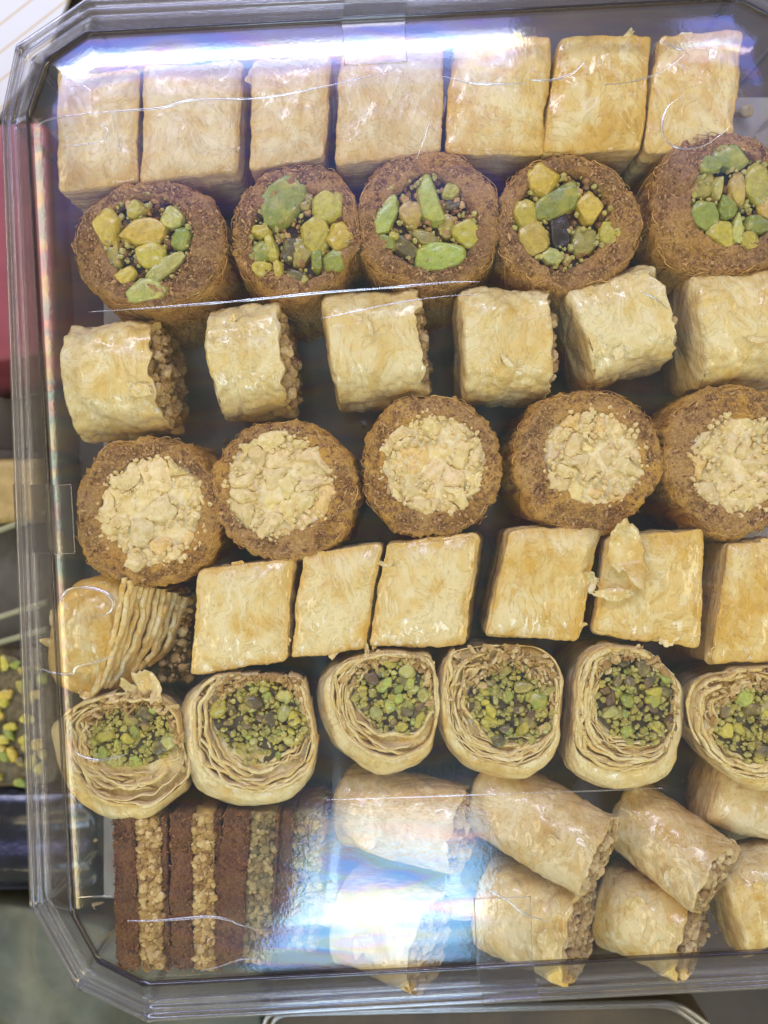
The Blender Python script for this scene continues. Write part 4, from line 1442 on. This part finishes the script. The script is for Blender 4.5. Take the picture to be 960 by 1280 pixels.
M['glint_ridge'] = plastic_material('glint_ridge_plastic', edge=(0.9, 0.9, 0.9), f0=0.32, rough=0.10, haze=0.25)
GLINT_RIDGES = [
    ([(42, 162), (60, 150), (110, 142), (200, 135), (240, 125), (330, 122), (420, 105), (490, 88)], 0.00030),
    ([(552, 95), (590, 104), (625, 105), (662, 104)], 0.0003),
    ([(662, 100), (690, 100), (715, 92), (733, 76)], 0.0004),
    ([(752, 106), (790, 102), (830, 88), (858, 66)], 0.0004),
    ([(824, 50), (845, 60), (858, 64)], 0.00025),
    ([(855, 118), (834, 135), (828, 165), (845, 184), (880, 182), (918, 154)], 0.00028),
    ([(75, 183), (100, 181), (128, 176), (136, 166), (128, 157), (112, 154)], 0.00025),
    ([(88, 108), (104, 107), (115, 115)], 0.00025),
    ([(86, 762), (78, 750), (84, 738), (105, 734), (130, 740), (142, 752), (136, 766), (120, 770)], 0.00042),
    ([(52, 836), (70, 842), (90, 842), (96, 834), (118, 828), (142, 820)], 0.00042),
    ([(88, 912), (88, 930), (100, 944), (122, 950), (146, 946), (158, 942)], 0.00048),
    ([(94, 1122), (112, 1121), (140, 1120)], 0.0003),
    ([(158, 1151), (190, 1151), (222, 1149), (260, 1146), (286, 1150), (300, 1156), (330, 1164)], 0.00035),
    ([(250, 1214), (275, 1208), (298, 1200), (325, 1198)], 0.00025),
    ([(608, 1112), (632, 1124), (655, 1142), (684, 1152)], 0.0004),
    ([(110, 390), (200, 384), (300, 376), (400, 366), (480, 360), (560, 353), (600, 352)], 0.00035),
    ([(400, 398), (440, 390), (500, 378), (560, 370), (600, 368)], 0.00022),
    ([(800, 364), (820, 374), (836, 388)], 0.00022),
    ([(400, 1000), (500, 997), (640, 992), (760, 988), (830, 985)], 0.00018),
    ([(520, 200), (530, 175), (538, 150)], 0.00015),
]
for pts, r in GLINT_RIDGES:
    glint_ridge(pts, r * 1.5)


def near_idx(u, v):
    p = W(u, v, ZE)[:2]
    return int(np.argmin(np.linalg.norm(E - p, axis=1)))


def tape(label, uv0, uv1, reach, smax=1.0):
    i0, i1 = near_idx(*uv0), near_idx(*uv1)
    if abs(i1 - i0) > NL // 2:
        i0, i1 = (i0, i1 + NL) if i0 > i1 else (i0 + NL, i1)
    if i1 < i0:
        i0, i1 = i1, i0
    rows = []
    js = np.linspace(i0, i1, 9)
    t = thing('adhesive_tape', label, 'tape', (*E[int(js[4]) % NL], ZE))

    def at(arr, j):
        a = int(math.floor(j)) % NL
        f = j - math.floor(j)
        return arr[a] * (1 - f) + arr[(a + 1) % NL] * f
    rng = np.random.default_rng(int(uv0[0] + uv0[1]))
    for j in js:
        e, g, n_ = at(E, j), at(G, j), at(nin, j)
        line = []
        for d in np.linspace(reach, 0.0008, 8):
            xy = e + n_ * d
            line.append([xy[0], xy[1], float(lid_z(np.array([d]), xy[None])[0]) + 0.00025])
        for s, z in PROF + WALL + FLG:
            if s > smax:
                break
            xy = e * (1 - s) + g * s
            line.append([xy[0], xy[1], ZE + z + 0.00045])
        rows.append(line)
    P = np.array(rows)          # (9, m, 3)
    m = P.shape[1]
    P[..., 2] += 0.00012 * np.abs(fbm(P, 220, 2, 3))
    film = mesh('film', P.reshape(-1, 3), grid_faces(9, m, False), M['tape'], t)
    # cut edges of the film
    border = np.concatenate([P[0, ::-1], P[:, 0], P[-1]])
    tan = np.gradient(border, axis=0)
    tan /= np.linalg.norm(tan, axis=1, keepdims=True) + 1e-9
    side = np.cross(tan, [0, 0, 1])
    r = 0.00011
    a = np.linspace(0, 2 * np.pi, 6, endpoint=False)
    T = border[:, None, :] + side[:, None, :] * (np.cos(a)[None, :, None] * r) + np.array([0, 0, 1]) * (np.sin(a)[None, :, None] * r)
    grid_obj('film_edge', T, M['tape_edge'], film, True, True)


tape('strip of clear tape over the top edge of the lid', (424, 26), (503, 22), 0.0135)
tape('strip of clear tape over the left edge of the lid', (66, 606), (72, 690), 0.0065)
tape('strip of clear tape over the bottom edge of the lid', (600, 1206), (668, 1202), 0.020)

# ------------------------------------------------------------------ loose crumbs in the tray
def crumb(label, u, v, z, size, color, seed):
    o = kernel('nut_crumb', W(u, v, z), size, size * 0.75, size * 0.7, seed, color, M['pistachio'], None, seed, 0.6, 0.3, ICO2)
    tag(o, label, 'crumb')


crumb('loose pistachio crumb on the tray floor by the upper right corner', 930, 140, 0.0028, 0.0030, (0.34, 0.28, 0.12), 3)
crumb('pale crumb beside the dark pistachio roll with the black kernel', 703, 364, 0.0150, 0.0016, (0.6, 0.45, 0.25), 5)

rng = np.random.default_rng(31)
pts = np.array([W(rng.uniform(110, 985), rng.uniform(80, 1190), 0.0016) for _ in range(900)])
v, f = lumps(pts, 0.0003 + 0.0012 * rng.random(900) ** 3, rng, ICO1, 0.45, (1.5, 1, 0.5))
v[:, 2] = np.maximum(v[:, 2], 0.0012)
o = mesh('loose_crumbs', v, f, M['nut'], None, smooth=False, attr=lumps.tone)
tag(o, 'tiny loose pastry crumbs scattered over the tray floor', 'crumbs', kind='stuff')

# ------------------------------------------------------------------ things beside the tray, lower down
def zpx(u, v, z):
    return W(u, v, z)


# lined paper sheet at the upper left
def paper_mat():
    t = NT('lined_paper')
    p = t.pos()
    q = t.mapping(p, (1, 1, 1), (0, 0, R(-38)))
    sx = t.n('ShaderNodeSeparateXYZ', Vector=q).outputs[1]
    fr = t.math('FRACT', t.math('MULTIPLY', sx, 105.0))
    ln = t.math('LESS_THAN', fr, 0.10)
    c = t.mix(ln, (0.62, 0.63, 0.64), (0.55, 0.44, 0.28))
    b = t.n('ShaderNodeBsdfPrincipled', Base__Color=c, Roughness=0.7)
    t.l(b.outputs[0], t.out.inputs[0])
    return t.m


q = pxpoly([(-160, -160), (150, -160), (60, 60), (-20, 170), (-160, 200)], LOW + 0.012)
V = np.vstack([np.column_stack([q, np.full(len(q), LOW + 0.010)]), np.column_stack([q, np.full(len(q), LOW + 0.012)])])
k = len(q)
F = [list(range(k))[::-1], list(range(k, 2 * k))] + [[i, (i + 1) % k, k + (i + 1) % k, k + i] for i in range(k)]
o = mesh('lined_paper_pad', V, F, paper_mat(), smooth=False)
tag(o, 'pale lined paper pad at the upper left below the tray', 'paper')

# red box behind the left rim
M['red'] = simple_mat('red_card', (0.24, 0.05, 0.06), (0.30, 0.065, 0.075), 60, 0.4, bump=0.1)


def boxed(name, label, cat, pts, z0, z1, mat, bevel=0.002):
    q = resample(pxpoly(pts, z1), 80, 1.0)
    P, kind = loft(q, q, z1, z0, 0.0, bevel, 6, 4, 3, 0)
    n = grid_normals(P)
    c = q.mean(0)
    o = grid_obj(name, P, mat, None, loc=np.array([c[0], c[1], z0]))
    tag(o, label, cat)
    return o


boxed('red_box', 'red box behind the left rim of the tray', 'box', [(-110, 160), (60, 150), (70, 440), (-110, 470)], LOW + 0.001, -0.012, M['red'])

# neighbouring pastry tray at the left
nt_ = thing('pastry_tray', 'lower pastry tray seen past the left rim', 'tray', W(-60, 760, LOW))
M['tray_dark'] = simple_mat('tray_dark', (0.05, 0.045, 0.035), (0.09, 0.08, 0.06), 60, 0.4)
q = resample(pxpoly([(-220, 560), (70, 560), (95, 960), (-200, 970)], -0.045), 120, 2)
P, kind = loft(q, q, -0.045, LOW + 0.001, 0, 0.002, 6, 4, 4)
grid_obj('tray_body', P, M['tray_dark'], nt_)
rng = np.random.default_rng(9)
for k in range(4):
    y = 690 + 55 * k + rng.uniform(-6, 6)
    c = W(rng.uniform(-20, 10), y, -0.040)
M['pale_edge'] = simple_mat('pale_rim', (0.26, 0.25, 0.13), (0.34, 0.32, 0.18), 60, 0.4)
for y0, y1 in ((664, 640), (770, 752), (800, 786)):
    a, b = W(-40, y0 + 14, -0.038), W(60, y1, -0.038)
    pts = np.linspace(a, b, 20)
    tan = (b - a) / np.linalg.norm(b - a)
    side = np.cross(tan, [0, 0, 1])
    an = np.linspace(0, 2 * np.pi, 8, endpoint=False)
    T = pts[:, None, :] + side * (np.cos(an)[None, :, None] * 0.0012) + np.array([0, 0, 1]) * (np.sin(an)[None, :, None] * 0.0012)
    grid_obj('rim_bar', T, M['pale_edge'], nt_, True, True)
gk = 'pistachio pieces in the lower tray'
npt = 0
nut_t = thing('pistachio_pastry', 'green pistachio topped pastry in the lower tray at the left', 'pastry', W(0, 880, -0.045))
q = resample(pxpoly([(-90, 810), (60, 806), (76, 985), (-80, 990)], -0.040), 100, 3)
P, kind = loft(q, q, -0.040, -0.0448, 0.001, 0.002, 10, 4, 4)
P = P + grid_normals(P) * (0.001 * fbm(P, 150, 2, 4))[..., None]
grid_obj('pastry_body', P, M['filling'], nut_t)
for k in range(60):
    u, v = rng.uniform(-50, 55), rng.uniform(812, 980)
    cc = [YG, GRN, OLV, YEL, DRK][rng.integers(0, 5)]
    kernel('pistachio', W(u, v, -0.0395), rng.uniform(0.0018, 0.0034), rng.uniform(0.0014, 0.0024), 0.0016, rng.uniform(0, 6), cc, M['pistachio'], nut_t, 9000 + k, 0.5, 0.3, ICO2)
M['nut_green2'] = simple_mat('yellow_pastry', (0.30, 0.20, 0.06), (0.44, 0.31, 0.11), 180, 0.5)
yp = boxed('yellow_pastry', 'yellow pastry in the lower tray at the left', 'pastry', [(-80, 575), (48, 572), (54, 652), (-80, 660)], -0.0448, -0.036, M['nut_green2'], 0.004)

# dark blue wrapped packet
M['navy'] = simple_mat('navy_film', (0.006, 0.007, 0.011), (0.014, 0.016, 0.024), 80, 0.25, 0.5, 0.6, 0.002, 60)
q = resample(pxpoly([(-200, 995), (110, 990), (120, 1120), (-200, 1125)], -0.035), 160, 3)
P, kind = loft(q, q, -0.035, LOW + 0.001, 0.004, 0.004, 26, 5, 6)
P[..., 2] += 0.0022 * np.sin((P[..., 1]) * 260) * (kind[:, None] < 0.5)
o = grid_obj('wrapped_packet', P, M['navy'], None, loc=np.array([*q.mean(0), LOW + 0.001]))
tag(o, 'dark navy wrapped packet with glossy ribs at the lower left', 'packet')

# crumpled grey green bag at the lower left corner
M['bag'] = simple_mat('grey_green_film', (0.045, 0.052, 0.032), (0.13, 0.138, 0.098), 26, 0.55, 0.0, 0.3, 0.001, 90)
q = resample(pxpoly([(-200, 1140), (40, 1135), (150, 1180), (330, 1210), (340, 1420), (-200, 1420)], -0.045), 220, 5)
P, kind = loft(q, q, -0.045, LOW + 0.001, 0.004, 0.005, 60, 5, 8)
rid = np.abs(fbm(P + np.array([0.3, 0, 0]), 28, 3, 12))
P[..., 2] += (0.010 * (0.5 - rid) * (kind[:, None] < 0.5)) - 0.004
o = grid_obj('plastic_bag', P, M['bag'], None, loc=np.array([*q.mean(0), LOW + 0.001]))
tag(o, 'crumpled grey green plastic bag at the lower left corner', 'bag')

# rim of another clear tray beneath the lower edge
lt = thing('lower_clear_tray', 'clear tray edge showing below the bottom rim', 'tray', W(700, 1300, -0.03))
M['dk'] = simple_mat('lower_tray_content', (0.04, 0.028, 0.014), (0.08, 0.055, 0.025), 30, 0.5)
q = resample(pxpoly([(330, 1262), (845, 1250), (900, 1290), (910, 1420), (330, 1420)], -0.03), 160, 1.5)
P, kind = loft(q, q, -0.03, LOW + 0.001, 0, 0.002, 8, 4, 4)
grid_obj('tray_body', P, M['dk'], lt)
for s in (1.0, 0.965):
    c = q.mean(0)
    pts = np.column_stack([c + (q - c) * s, np.full(len(q), -0.0285)])
    tan = np.roll(pts, -1, 0) - np.roll(pts, 1, 0)
    tan /= np.linalg.norm(tan, axis=1, keepdims=True)
    side = np.cross(tan, [0, 0, 1])
    an = np.linspace(0, 2 * np.pi, 8, endpoint=False)
    T = pts[None] + side[None] * (np.cos(an)[:, None, None] * 0.0009) + np.array([0, 0, 1]) * (np.sin(an)[:, None, None] * 0.0009)
    F = grid_faces(8, len(pts), True).tolist()
    mesh('rim_bead', np.transpose(T, (0, 1, 2)).reshape(-1, 3), F, M['tape_edge'], lt)

print('objects', len(bpy.data.objects), 'tris', sum(len(o.data.polygons) * 2 for o in bpy.data.objects if o.type == 'MESH'))
